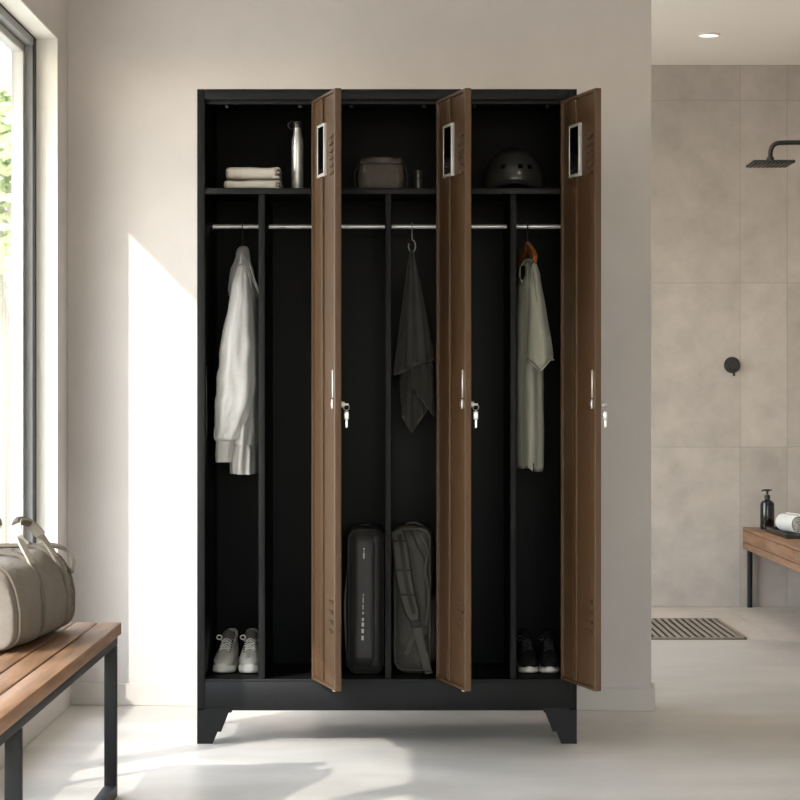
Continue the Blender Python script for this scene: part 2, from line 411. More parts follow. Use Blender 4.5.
# ------------------------------------------------------------------ outside the window
bm = BM(); box(bm, -30, XL-TH, -20, 60, -.3, -.15); struct('ground', bm, M_lawn)
bm = BM(); box(bm, -12, -1.6, 34, 34.2, -.15, 1.7); struct('wall_garden', bm, M_fence)
def tree(x, y, h, r, label, seed, n=1500):
    rnd = random.Random(seed)
    t = thing('garden_tree', label, 'tree', (x, y, -.15), 'trees outside the window')
    bm = BM(); pts = bez([(x, y, -.15), (x+.05, y, h*.3), (x-.04, y+.05, h*.6), (x, y, h*.9)], 4)
    tube(bm, pts, [.09*(1-.07*i) for i in range(len(pts))], 8)
    for k in range(7):
        a = rnd.uniform(0, 2*PI); z = h*rnd.uniform(.3, .7)
        tube(bm, [(x, y, z), (x+math.cos(a)*r*.4, y+math.sin(a)*r*.4, z+.3), (x+math.cos(a)*r*.75, y+math.sin(a)*r*.75, z+.7)], [.03, .02, .008], 6)
    build('trunk', bm, M_bark, t)
    bm = BM()
    cl = [(rnd.gauss(0, .45)*r, rnd.gauss(0, .45)*r, h*.68+rnd.gauss(0, .18)*h) for _ in range(26)]
    for k in range(n):
        c = cl[k % 26]; p = Vector((x+c[0]+rnd.gauss(0, .16)*r, y+c[1]+rnd.gauss(0, .16)*r, c[2]+rnd.gauss(0, .14)*r))
        u, v, w_ = frame3((rnd.gauss(0, 1), rnd.gauss(0, 1), rnd.gauss(0, 1)+.5)); s = rnd.uniform(.05, .10)
        bm.faces.new([bm.verts.new(p+u*s), bm.verts.new(p+v*s*.5), bm.verts.new(p-u*s), bm.verts.new(p-v*s*.5)])
    build('foliage', bm, M_leaf, t, smooth=False)
tree(-2.75, 18.0, 4.2, .95, 'leafy green tree outside the window, nearest of the trees', 3, 2600)
tree(-4.1, 25.0, 5.0, 1.3, 'taller leafy green tree farther back outside the window', 5, 2600)

# ------------------------------------------------------------------ the locker
LX0, LX1 = -.575, .501; LY0, LY1 = 7.5, 7.98
ZTOP, ZFLO, ZSH = 1.855, .183, 1.575
T = .022
CW = (LX1-LX0-T)/3
lk = thing('locker', 'tall black steel three-door locker with open brown doors, standing against the wall', 'locker', ((LX0+LX1)/2, LY0, 0))
def lp(name, boxes, m=M_lock, bev=.0015):
    bm = BM()
    for b in boxes: box(bm, *b, bev)
    return build(name, bm, m, lk)
lp('side_panel', [(LX0, LX0+T, LY0, LY1, .094, ZTOP)]); lp('side_panel', [(LX1-T, LX1, LY0, LY1, .094, ZTOP)])
lp('top_panel', [(LX0+T, LX1-T, LY0, LY0+.02, ZTOP-.03, ZTOP), (LX0+T, LX1-T, LY0+.02, LY1-.004, ZTOP-.012, ZTOP), (LX0+T, LX1-T, LY0+.012, LY0+.02, ZTOP-.042, ZTOP-.03)])
lp('back_panel', [(LX0+T, LX1-T, LY1-.004, LY1, .16, ZTOP)])
lp('bottom_panel', [(LX0+T, LX1-T, LY0+.004, LY1-.004, ZFLO-.012, ZFLO)])
lp('plinth', [(LX0+T*.2, LX1-T*.2, LY0+.002, LY0+.018, .094, ZFLO-.008), (LX0+.004, LX1-.004, LY1-.018, LY1-.004, .094, ZFLO-.012)])
hx = []
for k in range(3):
    c0 = LX0+T+CW*k; c1 = c0+CW-T      # clear opening of the column
    hx.append(c1)
    if k < 2: lp('partition', [(c1, c1+T, LY0+.002, LY1-.004, ZFLO, ZTOP-.012)])
    lp('shelf', [(c0, c1, LY0+.012, LY1-.004, ZSH-.003, ZSH), (c0, c1, LY0+.004, LY0+.014, ZSH-.0175, ZSH)])
    mid = (261.6, 388.2, 513.4)[k]; mx = (mid-400)*LY0/F
    lp('divider', [(mx-.009, mx+.009, LY0+.01, LY1-.004, ZFLO, ZSH-.0175)])
    bm = BM(); tube(bm, [(c0, 7.74, 1.481), (c1, 7.74, 1.481)], .0068, 14); build('hanging_rod', bm, M_rod, lk)
    for q in (c0, c1-.006):
        bm = BM(); lathe(bm, [(.014, 0), (.014, .006)], (q, 7.74, 1.481), 16, (1, 0, 0)); build('rod_bracket', bm, M_lock, lk)
    for fx in (.19, .82):
        bm = BM(); lathe(bm, [(.006, 0), (.007, .003), (.005, .009)], (c0+(c1-c0)*fx, LY0+.03, ZTOP-.042), 14, (0, 0, -1)); build('bumper', bm, M_rubber, lk)
    bm = BM(); box(bm, c0, c0+.004, LY0+.03, LY0+.045, .875, 1.07, .001); build('strike_plate', bm, M_iron, lk)
# legs: tapered sheet feet with a small inner step
for sx in (0, 1):
    for back in (0, 1):
        X = (lambda v: LX0+v) if sx == 0 else (lambda v: LX1-v)
        prof = [(0, .1), (0, 0), (.044, 0), (.058, .034), (.068, .034), (.094, .1)]
        y0, y1 = (LY0, LY0+.02) if not back else (LY1-.02, LY1)
        bm = BM()
        loft(bm, [[Vector((X(u), y, z)) for u, z in prof] for y in (y0, y1)])
        # return flange along the side
        xa, xb = sorted((X(0), X(.004)))
        ya, yb = (LY0+.02, LY0+.07) if not back else (LY1-.07, LY1-.02)
        loft(bm, [[Vector((x, ya, 0)), Vector((x, yb if not back else ya, .1 if not back else .1)), Vector((x, ya, .1))] if not back else
                  [Vector((x, yb, 0)), Vector((x, yb, .1)), Vector((x, ya, .1))] for x in (xa, xb)])
        build('leg', bm, M_lock, lk, smooth=False)
# doors
DW, DT = .33, .0178
ANG = math.radians(13.0)
names = ('left', 'middle', 'right')
for k in range(3):
    h = Vector((-.2330+.352*k, 7.492, 0))
    u = Vector((math.sin(ANG), -math.cos(ANG), 0)); w = Vector((-math.cos(ANG), -math.sin(ANG), 0))
    M = Matrix(((u.x, w.x, 0, h.x), (u.y, w.y, 0, h.y), (0, 0, 1, 0), (0, 0, 0, 1)))
    z0, z1 = .185, 1.819
    bm = BM(); b = .001
    box(bm, .001, DW-.001, .0005, .0100, z0+.001, z1-.001, 0, M)         # leaf
    box(bm, 0, .010, 0, DT, z0, z1, .001, M)                             # hinge flange
    box(bm, DW-.020, DW, 0, DT, z0, z1, .0015, M)                        # boxed free edge
    box(bm, .010, DW-.020, .0, DT, z1-.008, z1, .001, M); box(bm, .010, DW-.020, 0, DT, z0, z0+.008, .001, M)
    dr = build('door', bm, M_door, lk, smooth=False)
    bm = BM(); box(bm, .112, .148, .0100, .0165, z0+.009, z1-.009, .0015, M); build('stiffener', bm, M_door, dr)
    # mirror
    mz0, mz1 = 1.594, 1.740
    bm = BM(); a0, a1 = .086, .184; fw = .008
    for bb in ((a0, a1, mz0, mz0+fw), (a0, a1, mz1-fw, mz1), (a0, a0+fw, mz0+fw, mz1-fw), (a1-fw, a1, mz0+fw, mz1-fw)):
        box(bm, bb[0], bb[1], .0100, .0195, bb[2], bb[3], .001, M)
    build('mirror_frame', bm, M_mframe, dr)
    bm = BM(); box(bm, a0+fw-.001, a1-fw+.001, .0100, .0182, mz0+fw-.001, mz1-fw+.001, 0, M); build('mirror_glass', bm, M_mirror, dr)
    # louvres
    for nm, zc, n, st in (('lower_louvres', .379, 4, .027), ('upper_louvres', 1.648, 6, .02)):
        bm = BM()
        for i in range(n):
            z = zc+(i-(n-1)/2)*st
            sg = 1 if nm == 'upper_louvres' else -1          # upper hoods open downwards, lower ones upwards
            q = [(.242, .0100, z-sg*.007), (.288, .0100, z-sg*.007), (.288, .0175, z-sg*.007), (.242, .0175, z-sg*.007)]
            q2 = [(.242, .0100, z+sg*.007), (.288, .0100, z+sg*.007)]
            P = [M @ Vector(p) for p in q]; P2 = [M @ Vector(p) for p in q2]
            v = [bm.verts.new(p) for p in P]; v2 = [bm.verts.new(p) for p in P2]
            bm.faces.new((v[2], v[3], v2[0], v2[1])); bm.faces.new((v[0], v[3], v2[0])); bm.faces.new((v[1], v2[1], v[2]))
        build(nm, bm, M_door, dr, smooth=False)
    # latch on the inside, cylinder on the outside
    bm = BM(); box(bm, .306, .312, DT, DT+.004, .980, 1.056, .0012, M); build('latch_bar', bm, M_chrome, dr)
    bm = BM(); box(bm, .303, .313, DT, DT+.006, .950, .976, .002, M)
    lathe(bm, [(.008, 0), (.008, .012), (.006, .014)], M @ Vector((.294, .008, .963)), 16, w)
    box(bm, .290, .306, DT-.003, DT+.004, .957, .969, .002, M)
    build('lock_cam', bm, M_chrome, dr)
    lc = M @ Vector((.300, 0, .962))
    bm = BM(); lathe(bm, [(.011, 0), (.011, .004), (.0085, .006), (.0085, .014)], lc, 20, -w); build('lock_cylinder', bm, M_chrome, dr)
    # corner pivot screws on top and bottom edges
    for z, ax in ((z1, 1), (z0, -1)):
        bm = BM(); lathe(bm, [(.006, 0), (.006, .002), (.004, .005)], M @ Vector((.285, .010, z)), 12, (0, 0, ax)); build('pivot_screw', bm, M_chrome, dr)
    # key with its twin hanging on a ring
    kp = lc-w*.014
    key = thing('key', f'silver key hanging from the lock of the {names[k]} locker door', 'key', kp, 'keys in the locker doors')
    bm = BM(); box(bm, -.0008, .0008, 0, .012, -.003, .003, 0, Matrix.Translation(kp) @ Matrix(((u.x, -w.x, 0, 0), (u.y, -w.y, 0, 0), (0, 0, 1, 0), (0, 0, 0, 1))))
    build('inserted_blade', bm, M_chrome, key, smooth=False)
    rc = kp-w*.006+Vector((0, 0, -.008))
    bm = BM(); tube(bm, [rc+Vector((math.cos(a)*.008, 0, math.sin(a)*.008)) for a in [2*PI*i/18 for i in range(18)]], .0011, 6, closed=True); build('key_ring', bm, M_chrome, key)
    kc = rc+Vector((0, 0, -.022))
    bm = BM(); box(bm, kc.x-.0065, kc.x+.0065, kc.y-.0013, kc.y+.0013, kc.z-.011, kc.z+.011, .0012)
    build('key_head', bm, M_chrome, key)
    bm = BM(); box(bm, kc.x-.0024, kc.x+.0024, kc.y-.001, kc.y+.001, kc.z-.034, kc.z-.010, .0004)
    for i in range(4): box(bm, kc.x+.002, kc.x+.0036, kc.y-.001, kc.y+.001, kc.z-.031+i*.005, kc.z-.028+i*.005)
    build('key_blade', bm, M_chrome, key)

# ------------------------------------------------------------------ things on the top shelf
def folded_towel(x0, x1, y0, y1, z0, h, label, seed, sk=0.0):
    rnd = random.Random(seed)
    t = thing('folded_towel', label, 'towel', ((x0+x1)/2, (y0+y1)/2, z0), 'folded towels on the shelf')
    # a soft roll-edged pad swept along x; the folded layers show at its right end
    yc = (y0+y1)/2; hy = (y1-y0)/2
    def sec(x, zc, hz, hyy, e, amp):
        out = []
        for a in range(32):
            th = 2*PI*a/32; c, sn = math.cos(th), math.sin(th)
            y = yc+math.copysign(abs(c)**.45, c)*(hyy-e); z = zc+math.copysign(abs(sn)**.5, sn)*(hz-e)
            wv = amp*(math.sin(x*47+seed)+.6*math.sin(x*90+seed*2)) if sn > 0 else amp*.4*math.sin(x*60+seed)
            out.append(Vector((x, y+amp*.6*math.sin(x*38+seed*3), max(z0, z+wv))))
        return out
    bm = BM(); n = 18
    loft(bm, [sec(x0+(x1-x0-.006)*i/n, z0+h/2, h/2, hy, .0045 if i in (0,) else (.0012 if i in (1, n) else 0), .0011) for i in range(n+1)])
    build('outer_fold', bm, M_ftowel, t, angle=80, subsurf=1)
    for k in range(3):
        lh = h/3; bm = BM()
        loft(bm, [sec(x1-.02+.0065*i, z0+lh*(k+.5), lh*.44, hy*(.97-.02*k), .0 if i < 3 else .003, .0006) for i in range(4)])
        build('inner_fold', bm, M_ftowel, t, angle=80)
folded_towel(at(223, 0, 7.58).x, at(281, 0, 7.58).x, 7.56, 7.78, ZSH, .029, 'cream folded towel lying on the shelf under another towel', 1)
folded_towel(at(225, 0, 7.58).x, at(280, 0, 7.58).x, 7.565, 7.775, ZSH+.0305, .037, 'cream folded towel lying on top of the lower towel', 4)
# steel bottle
bx, by = at(297.5, 0, 7.64).x, 7.64
t = thing('water_bottle', 'slim brushed steel water bottle on the shelf beside the folded towels', 'bottle', (bx, by, ZSH))
bm = BM(); lathe(bm, [(.0155, 0), (.0170, .003), (.0170, .135), (.016, .15), (.0120, .168), (.0105, .180), (.0105, .186)], (bx, by, ZSH), 36); build('body', bm, M_steel, t)
bm = BM(); lathe(bm, [(.0118, .184), (.0122, .187), (.0122, .2), (.0105, .203), (.004, .2035)], (bx, by, ZSH), 28); build('cap', bm, M_can, t)
bm = BM(); tube(bm, [Vector((bx-.016+.011*math.cos(a), by, ZSH+.192+.011*math.sin(a))) for a in [PI*.12+2*PI*.86*i/16 for i in range(17)]], .002, 8); build('carry_loop', bm, M_rubber, t)
# wash bag
wx, wy = at(381, 0, 7.64).x, 7.66
t = thing('wash_bag', 'dark brown zipped wash bag on the middle shelf', 'toiletry bag', (wx, wy, ZSH))
bm = BM(); rings = []
for (z, rx, ry, oy) in ((0, .058, .035, 0), (.003, .064, .042, 0), (.02, .069, .047, 0), (.05, .0675, .045, 0), (.072, .064, .040, .0), (.078, .0628, .038, 0), (.082, .063, .038, 0), (.094, .060, .030, 0), (.101, .056, .014, 0), (.103, .052, .006, 0)):
    r_ = sring(wx, wy, ZSH+z, rx, ry, 40, 4.5, .012, 7, z*60)
    if z < .001: pass
    rings.append(r_)
loft(bm, rings); build('body', bm, M_toilet, t, angle=70, subsurf=1, wr=[(.04, .006)])
bm = BM()
tube(bm, [p+Vector((0, 0, 0)) for p in sring(wx, wy, ZSH+.079, .0645, .0395, 48, 4.5)], .0018, 6, closed=True); build('zip', bm, M_nylon, t)
bm = BM(); box(bm, wx-.0505, wx-.0455, wy-.0445, wy-.042, ZSH+.055, ZSH+.078, .001); build('zip_puller', bm, M_can, t)
for s in (-1, 1):
    bm = BM(); ribbon(bm, bez([(wx+s*.062, wy, ZSH+.082), (wx+s*.074, wy-.005, ZSH+.06), (wx+s*.076, wy-.008, ZSH+.03), (wx+s*.070, wy-.008, ZSH+.012)], 5), (0, 1, 0), .016, .003); build('side_strap', bm, M_nylon, t)
bm = BM(); ribbon(bm, bez([(wx-.058, wy-.02, ZSH+.084), (wx-.02, wy-.036, ZSH+.09), (wx+.02, wy-.036, ZSH+.09), (wx+.058, wy-.02, ZSH+.084)], 6), (0, 0, 1), .012, .002); build('top_flap', bm, M_toilet, t)
# canister
cx, cy = at(418.3, 0, 7.66).x, 7.66
t = thing('spray_can', 'small dark grey metal canister on the shelf beside the wash bag', 'canister', (cx, cy, ZSH))
bm = BM(); lathe(bm, [(.0125, 0), (.0135, .002), (.0135, .036), (.0125, .038)], (cx, cy, ZSH), 28); build('body', bm, M_can, t)
bm = BM(); lathe(bm, [(.0125, .0385), (.0132, .040), (.0132, .060), (.0115, .063), (.004, .0635)], (cx, cy, ZSH), 28); build('lid', bm, M_can, t)
# helmet
ex, ey = at(514, 0, 7.72).x, 7.73
t = thing('helmet', 'matt black skate helmet with vent holes on the right shelf', 'helmet', (ex, ey, ZSH))
RX, RY, RZ = .0905, .118, .105
def hel(th, ph, s=1.0):
    # th around, ph from crown(0) to rim(1)
    a = ph*PI*.62
    r = math.sin(min(a, PI/2)) if a < PI/2 else 1-.06*((a-PI/2)/(.12*PI))**2
    z = math.cos(a)
    zz = z*RZ if z > 0 else z*.075
    front = max(0, -math.sin(th))                    # front of the helmet faces -y
    lift = .022*(front**3)*(max(0, ph-.75)/.25)**1.0
    flat = 1-.0*ph
    return Vector((ex+math.cos(th)*r*RX*s, ey+math.sin(th)*r*RY*s, ZSH+.031+zz*s+lift+ (0 if s == 1 else .0)))
bm = BM()
vents = []
NT, NP = 72, 30
vv = [[bm.verts.new(hel(2*PI*i/NT, j/NP if j else .002)) for i in range(NT)] for j in range(NP+1)]
def is_vent(i, j):
    th = (i+.5)/NT*360; ph = (j+.5)/NP
    if .56 < ph < .64:
        for c, w_ in ((246, 6), (281, 4.5), (300, 4.5)):
            if abs(th-c) < w_: return True
    if .25 < ph < .42:
        for c in (70, 110):
            if abs(th-c) < 5: return True
    return False
for j in range(NP):
    for i in range(NT):
        if not is_vent(i, j):
            bm.faces.new((vv[j][i], vv[j][(i+1) % NT], vv[j+1][(i+1) % NT], vv[j+1][i]))
bm.faces.new(vv[0])
build('shell', bm, M_helmet, t, angle=80)
bm = BM(); vv = [[bm.verts.new(hel(2*PI*i/48, .02+.97*j/16, .93)) for i in range(48)] for j in range(17)]
for j in range(16):
    for i in range(48): bm.faces.new((vv[j][i], vv[j][(i+1) % 48], vv[j+1][(i+1) % 48], vv[j+1][i]))
build('liner', bm, M_black, t, angle=80)
bm = BM(); tube(bm, [hel(2*PI*i/60, 1, .985) for i in range(60)], .0045, 8, closed=True); build('rim_trim', bm, M_rubber, t)
bm = BM(); p = hel(PI*1.5+.12, .70, 1.0); lathe(bm, [(.004, -.002), (.004, .002)], p, 12, (0, -1, 0)); build('rivet', bm, M_can, t)

# ------------------------------------------------------------------ hanging clothes
def prings(spec, ry0=None, n=28, ex=2.0, rip=.03, k=6):
    """spec rows: (left px, right px, py, centre depth y, half depth)"""
    out = []
    for i, (l, r, py, y, ry) in enumerate(spec):
        a, b = at(l, py, y), at(r, py, y)
        out.append(sring((a.x+b.x)/2, y, a.z, (b.x-a.x)/2, ry, n, ex, rip, k, .35*i))
    return out
RODZ = 1.481
def hook(parent, x, y, z_low, m=M_chrome, name='hook'):
    bm = BM(); pts = []
    r = .0105
    for i in range(13):
        a = math.radians(-20+ i*(215/12))
        pts.append(Vector((x, y+r*math.cos(a), RODZ+r*math.sin(a)*.97)))
    # curl over the rod then go down
    tail = [Vector((x, y-.004, RODZ-.014)), Vector((x, y, RODZ-.02)), Vector((x, y, z_low))]
    tube(bm, bez(pts+tail, 2), .0016, 8); return build(name, bm, m, parent)

# hoodie on a wire hanger
hx_, hy_ = at(242.5, 0, 7.74).x, 7.74
hg = thing('clothes_hanger', 'thin dark wire hanger inside the grey hoodie', 'hanger', (hx_, hy_, RODZ))
hook(hg, hx_, hy_, 1.432, M_can)
bm = BM(); tube(bm, bez([(hx_, hy_-.085, 1.385), (hx_, hy_-.04, 1.42), (hx_, hy_, 1.434), (hx_, hy_+.04, 1.42), (hx_, hy_+.085, 1.385)], 5), .003, 8); build('shoulder_wire', bm, M_can, hg)
hd = thing('hoodie', 'light grey hooded sweatshirt hanging in the left locker column', 'hoodie', (hx_, hy_, at(0, 474, 7.7).z))
yb = 7.735
bm = BM(); loft(bm, prings([(240, 247, 258, yb, .05), (235, 252, 268, yb, .10), (231, 256, 285, yb, .15), (230, 258, 315, yb, .16), (232, 259.5, 350, yb, .16), (232, 260, 390, yb, .16), (231, 259, 420, yb, .16), (231, 258.5, 442, yb, .16), (233, 257.5, 450, yb, .15)], n=44, rip=.05, k=9))
build('body', bm, M_hood, hd, subsurf=2, angle=80, wr=[(.05, .014), (.016, .004)])
bm = BM(); loft(bm, prings([(233.5, 257, 444, yb, .146), (232, 257.5, 452, yb, .152), (231, 258, 464, yb, .154), (231.5, 258, 473, yb, .153)], n=96, ex=2.6, rip=.05, k=11))
build('hem', bm, M_rib, hd, angle=80, wr=[(.03, .006)])
def sleeve(spec, cuff):
    bm = BM(); loft(bm, prings(spec, n=40, ex=2.5, rip=.045, k=7)); build('sleeve', bm, M_hood, hd, subsurf=2, angle=80, wr=[(.05, .014), (.016, .004)])
    bm = BM(); loft(bm, prings(cuff, n=40, rip=.03, k=11)); build('cuff', bm, M_rib, hd, angle=80, wr=[(.02, .003)])
ys_ = 7.60
sleeve([(241, 244, 261, ys_+.05, .012), (237, 247.5, 268, ys_+.03, .03), (232, 250, 285, ys_+.01, .045), (227, 252.5, 310, ys_, .052), (222, 254, 340, ys_-.005, .056), (218.5, 255, 368, ys_-.005, .057), (216, 255.8, 390, ys_-.005, .057), (215.2, 252.5, 408, ys_-.005, .055), (215, 246.5, 422, ys_-.005, .05), (214.5, 240.5, 434, ys_-.005, .042), (215.5, 236, 442, ys_-.005, .034)],
       [(216, 234.5, 441, ys_-.005, .030), (215.5, 234, 446, ys_-.005, .031), (215.3, 233, 455, ys_-.005, .031), (215.5, 232.5, 462, ys_-.005, .030)])
sleeve([(242, 247, 262, 7.85, .015), (240, 254, 285, 7.865, .04), (242, 259, 330, 7.875, .05), (243, 260.5, 380, 7.875, .05), (244, 260.5, 425, 7.875, .045), (246, 260, 446, 7.875, .034)],
       [(247, 260, 445, 7.875, .030), (247, 260, 452, 7.875, .031), (247, 260, 466, 7.875, .030)])
# hood folded down around the neck
bm = BM(); rings = []
for (l, r, py, y, ry, rp) in ((241, 246.5, 247, 7.70, .02, 0), (238.5, 248, 250, 7.70, .045, .03), (236, 250, 257, 7.70, .072, .04), (232.5, 252.5, 268, 7.71, .088, .05), (229.5, 255, 279, 7.715, .095, .05), (228, 257.2, 288, 7.72, .096, .05), (229, 257.8, 295, 7.725, .092, .05), (231.5, 256.5, 301, 7.73, .085, .05)):
    a, b = at(l, py, y), at(r, py, y); rings.append(sring((a.x+b.x)/2, y, a.z, (b.x-a.x)/2, ry, 36, 2, rp, 7, py*.05))
loft(bm, rings); build('hood', bm, M_hood, hd, subsurf=2, angle=80, wr=[(.05, .014), (.016, .004)])
bm = BM()
for q in (0, 1):
    tube(bm, bez([at(247+q*2, 262, 7.615), at(251+q*2, 276, 7.615), at(255.5+q*1.5, 286, 7.61), at(257.5+q, 291+q*2, 7.612)], 5), .0014, 8)
build('drawstring', bm, M_rib, hd)
bm = BM(); tube(bm, bez([at(237, 266, 7.612), at(241, 263, 7.606), at(245, 265, 7.607), at(249, 275, 7.61), at(252, 290, 7.615)], 6), .0018, 8); build('neck_seam', bm, M_rib, hd)

# T shirt on a wooden hanger
tx, ty = at(527.5, 0, 7.74).x, 7.74
hg = thing('clothes_hanger', 'light brown wooden hanger carrying the olive t-shirt', 'hanger', (tx, ty, RODZ))
hook(hg, tx, ty, 1.43, M_can)
bm = BM()
def hang_arm(s):
    P = bez([(tx, ty, 1.424), (tx-.006*s, ty+s*.04, 1.411), (tx-.014*s, ty+s*.08, 1.392), (tx-.017*s, ty+s*.10, 1.378)], 5)
    ribbon(bm, P, (0, 0, 1), .024, .012)
hang_arm(-1); hang_arm(1); box(bm, tx-.0065, tx+.0065, ty-.014, ty+.014, 1.408, 1.436, .003)
build('hanger_arms', bm, M_hangwood, hg)
ts = thing('t_shirt', 'olive grey short-sleeved t-shirt hanging on a wooden hanger in the right locker column', 't-shirt', (tx, ty, at(0, 474, 7.65).z))
# body: thin garment seen edge on, neck opening high on the left
bm = BM(); rows = []
N = 48
specs = [(0, 524, 534.5, 262), (.12, 521, 538, 272), (.25, 519, 541, 285), (.4, 517.5, 543, 305), (.55, 517, 544, 340), (.7, 516.5, 544.5, 385), (.85, 516.5, 545, 430), (1, 516.5, 545, 473)]
for (q, l, r, py) in specs:
    ry = (.075, .115, .155, .165, .165, .168, .17, .172)[specs.index((q, l, r, py))]
    a, b = at(l, py, 7.74-ry*.6), at(r, py, 7.74-ry*.6)
    ring = sring((a.x+b.x)/2, 7.745, a.z, (b.x-a.x)/2, ry, N, 2.3, .05 if q > .2 else .0, 7, .6*q)
    if q == 1:
        for p in ring:
            if p.x < (a.x+b.x)/2-.006: p.z += .010
    rows.append(ring)
loft(bm, rows, cap0=False, cap1=False)
build('body', bm, M_olive, ts, subsurf=1, angle=80, solid=.003, wr=[(.05, .008), (.016, .003)])
bm = BM()
tube(bm, [Vector((p.x, p.y, p.z+.004)) for p in rows[0]], .0045, 8, closed=True)
neck = bez([at(524.5, 262, 7.66), at(520.5, 268, 7.645), at(519.8, 277, 7.635), at(523, 283.5, 7.628), at(526.2, 279, 7.625), at(529, 266, 7.635), at(532, 261, 7.655)], 5)
ribbon(bm, neck, (0, -1, .3), .012, .004)
build('collar', bm, M_olive2, ts)
bm = BM()
grid(bm, lambda a, b: at(521+(4.2*a), 266+14*b-(3*(a-.5)**2), 7.632+.002*abs(a-.5)), 8, 8); build('neck_shade', bm, M_black, ts, solid=.001)  # black sheet painted as the shaded inside of the neck
def tsleeve(spec, low):
    bm = BM(); R = prings(spec, n=36, rip=.04, k=5)
    for p in R[-1]:                                   # slanted hem
        p.z += low(p)
    loft(bm, R, cap1=False); build('sleeve', bm, M_olive, ts, subsurf=1, angle=80, solid=.003, wr=[(.05, .008), (.016, .003)])
    bm = BM(); tube(bm, R[-1], .0028, 6, closed=True); build('sleeve_hem', bm, M_olive, ts)
sp = [(532, 536, 263, 7.62, .012), (529.5, 539, 272, 7.61, .03), (528, 542, 290, 7.60, .05), (527.5, 546, 312, 7.59, .062), (527, 550, 338, 7.585, .07), (526.8, 553, 361, 7.58, .075)]
def low(p):
    # front of the hem dips towards the viewer
    return -.028*max(0, (7.60-p.y)/.075)*(1-min(1, abs(p.x-at(538, 0, 7.58).x)/.035)) + .004
tsleeve(sp, low)
tsleeve([(525, 530, 266, 7.87, .015), (521, 537, 290, 7.885, .045), (519, 541, 320, 7.89, .055), (518, 543, 356, 7.89, .06)], lambda p: 0)
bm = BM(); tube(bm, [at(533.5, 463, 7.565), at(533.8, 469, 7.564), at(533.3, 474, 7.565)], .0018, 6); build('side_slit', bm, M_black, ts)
bm = BM(); tube(bm, bez([at(533, 270, 7.572), at(535.5, 290, 7.546), at(537, 302, 7.534)], 6), .0014, 6); build('shoulder_seam', bm, M_olive2, ts)

# dark towel on an S hook
ux, uy = at(412, 0, 7.74).x, 7.74
sh = thing('s_hook', 'small chrome hook on the middle rod holding the dark towel', 'hook', (ux, uy, RODZ))
hook(sh, ux, uy, 1.444, M_mframe, 'upper_hook')
bm = BM(); c = Vector((ux, uy, 1.424))
tube(bm, [c+Vector((.010*math.sin(a), 0, .018*math.cos(a)-.0)) for a in [0.0+PI*1.0*i/10 for i in range(11)]], .0018, 8)
tube(bm, [c+Vector((-.010*math.sin(a), 0, .018*math.cos(a))) for a in [PI*.35+PI*.65*i/8 for i in range(9)]], .0018, 8)
build('lower_hook', bm, M_mframe, sh)
tw = thing('hanging_towel', 'charcoal towel hanging by its middle from a hook in the middle locker column', 'towel', (ux, uy, at(0, 432, 7.7).z))
yt = 7.70
def pl(x, z, y): return Vector((x, y, z))
def hang_surface(top, left, right, bottom_fn, depth, folds, seed, nu=40, nv=56):
    """pleated cone of cloth: u across (0..1 full loop front only), v downwards"""
    bm = BM()
    def f(v, u):
        ang = PI*(1.0-u)                              # left to right across the front
        l = left(v); r = right(v)
        py = top+(bottom_fn(u)-top)*v
        px = l+(r-l)*u
        fold = math.sin(u*PI*folds+seed)*(.003+.021*v)
        y = yt-depth(v)*math.sin(ang)-fold
        return at(px, py, y)
    grid(bm, f, nu, nv); return bm
bm = hang_surface(251, lambda v: 411-17*v**.9, lambda v: 412.5+21.5*v**.85,
                  lambda u: 374-7*math.sin(min(u/.48, 1)*PI/2)*1.0-10*max(0, (u-.45)/.55)+1.5*math.sin(u*9), lambda v: .012+.045*v, 4, .9)
build('front_drape', bm, M_dtowel, tw, solid=.006, angle=80)
bm = BM()
fd = lambda u: at(394+40*u, 374-7*math.sin(min(u/.48, 1)*PI/2)-10*max(0, (u-.45)/.55)+1.5*math.sin(u*9)+.6, yt-.057*math.sin(PI*(1-u))-math.sin(u*PI*4+.9)*.024-.001)
tube(bm, [fd(.01+.98*i/60) for i in range(61)], .0036, 7); build('front_hem', bm, M_dtowel2, tw)
# lower tail, folded, ending in a point
bm = BM()
def tail(v, u):
    py = 345+ (1-abs(u-.33)/.67*.0)*0 + v*(60+27*(1-abs(u-.34)/.66 if u > .34 else 1-(.34-u)/.34*.62))
    l = 402+ -1.5*math.sin(v*PI); r = 434-4*v-2*math.sin(v*3)
    px = l+(r-l)*u
    y = yt+.012-.03*math.sin(PI*u)-.012*math.sin(u*PI*5+v*2.2)*(.4+.6*v)
    return at(px, py, y)
grid(bm, tail, 30, 40); build('rear_drape', bm, M_dtowel, tw, solid=.006, angle=80)
bm = BM(); tube(bm, [tail(1.0, .01+.98*i/50) for i in range(51)], .0034, 7); build('rear_hem', bm, M_dtowel2, tw)
bm = BM()
def flap(v, u):
    px = 414+18*u-9*v*(1-u); py = 366+(52-10*u)*v-4*u+ 16*v*u*0
    py = 364+v*(22+30*u); px = 413+19*u*(1-.0*v)+3*v*(u-.5)
    return at(px, py, yt-.045-.012*math.sin(u*PI*2)-.004*v)
grid(bm, flap, 20, 20); build('side_fold', bm, M_dtowel, tw, solid=.006, angle=80)

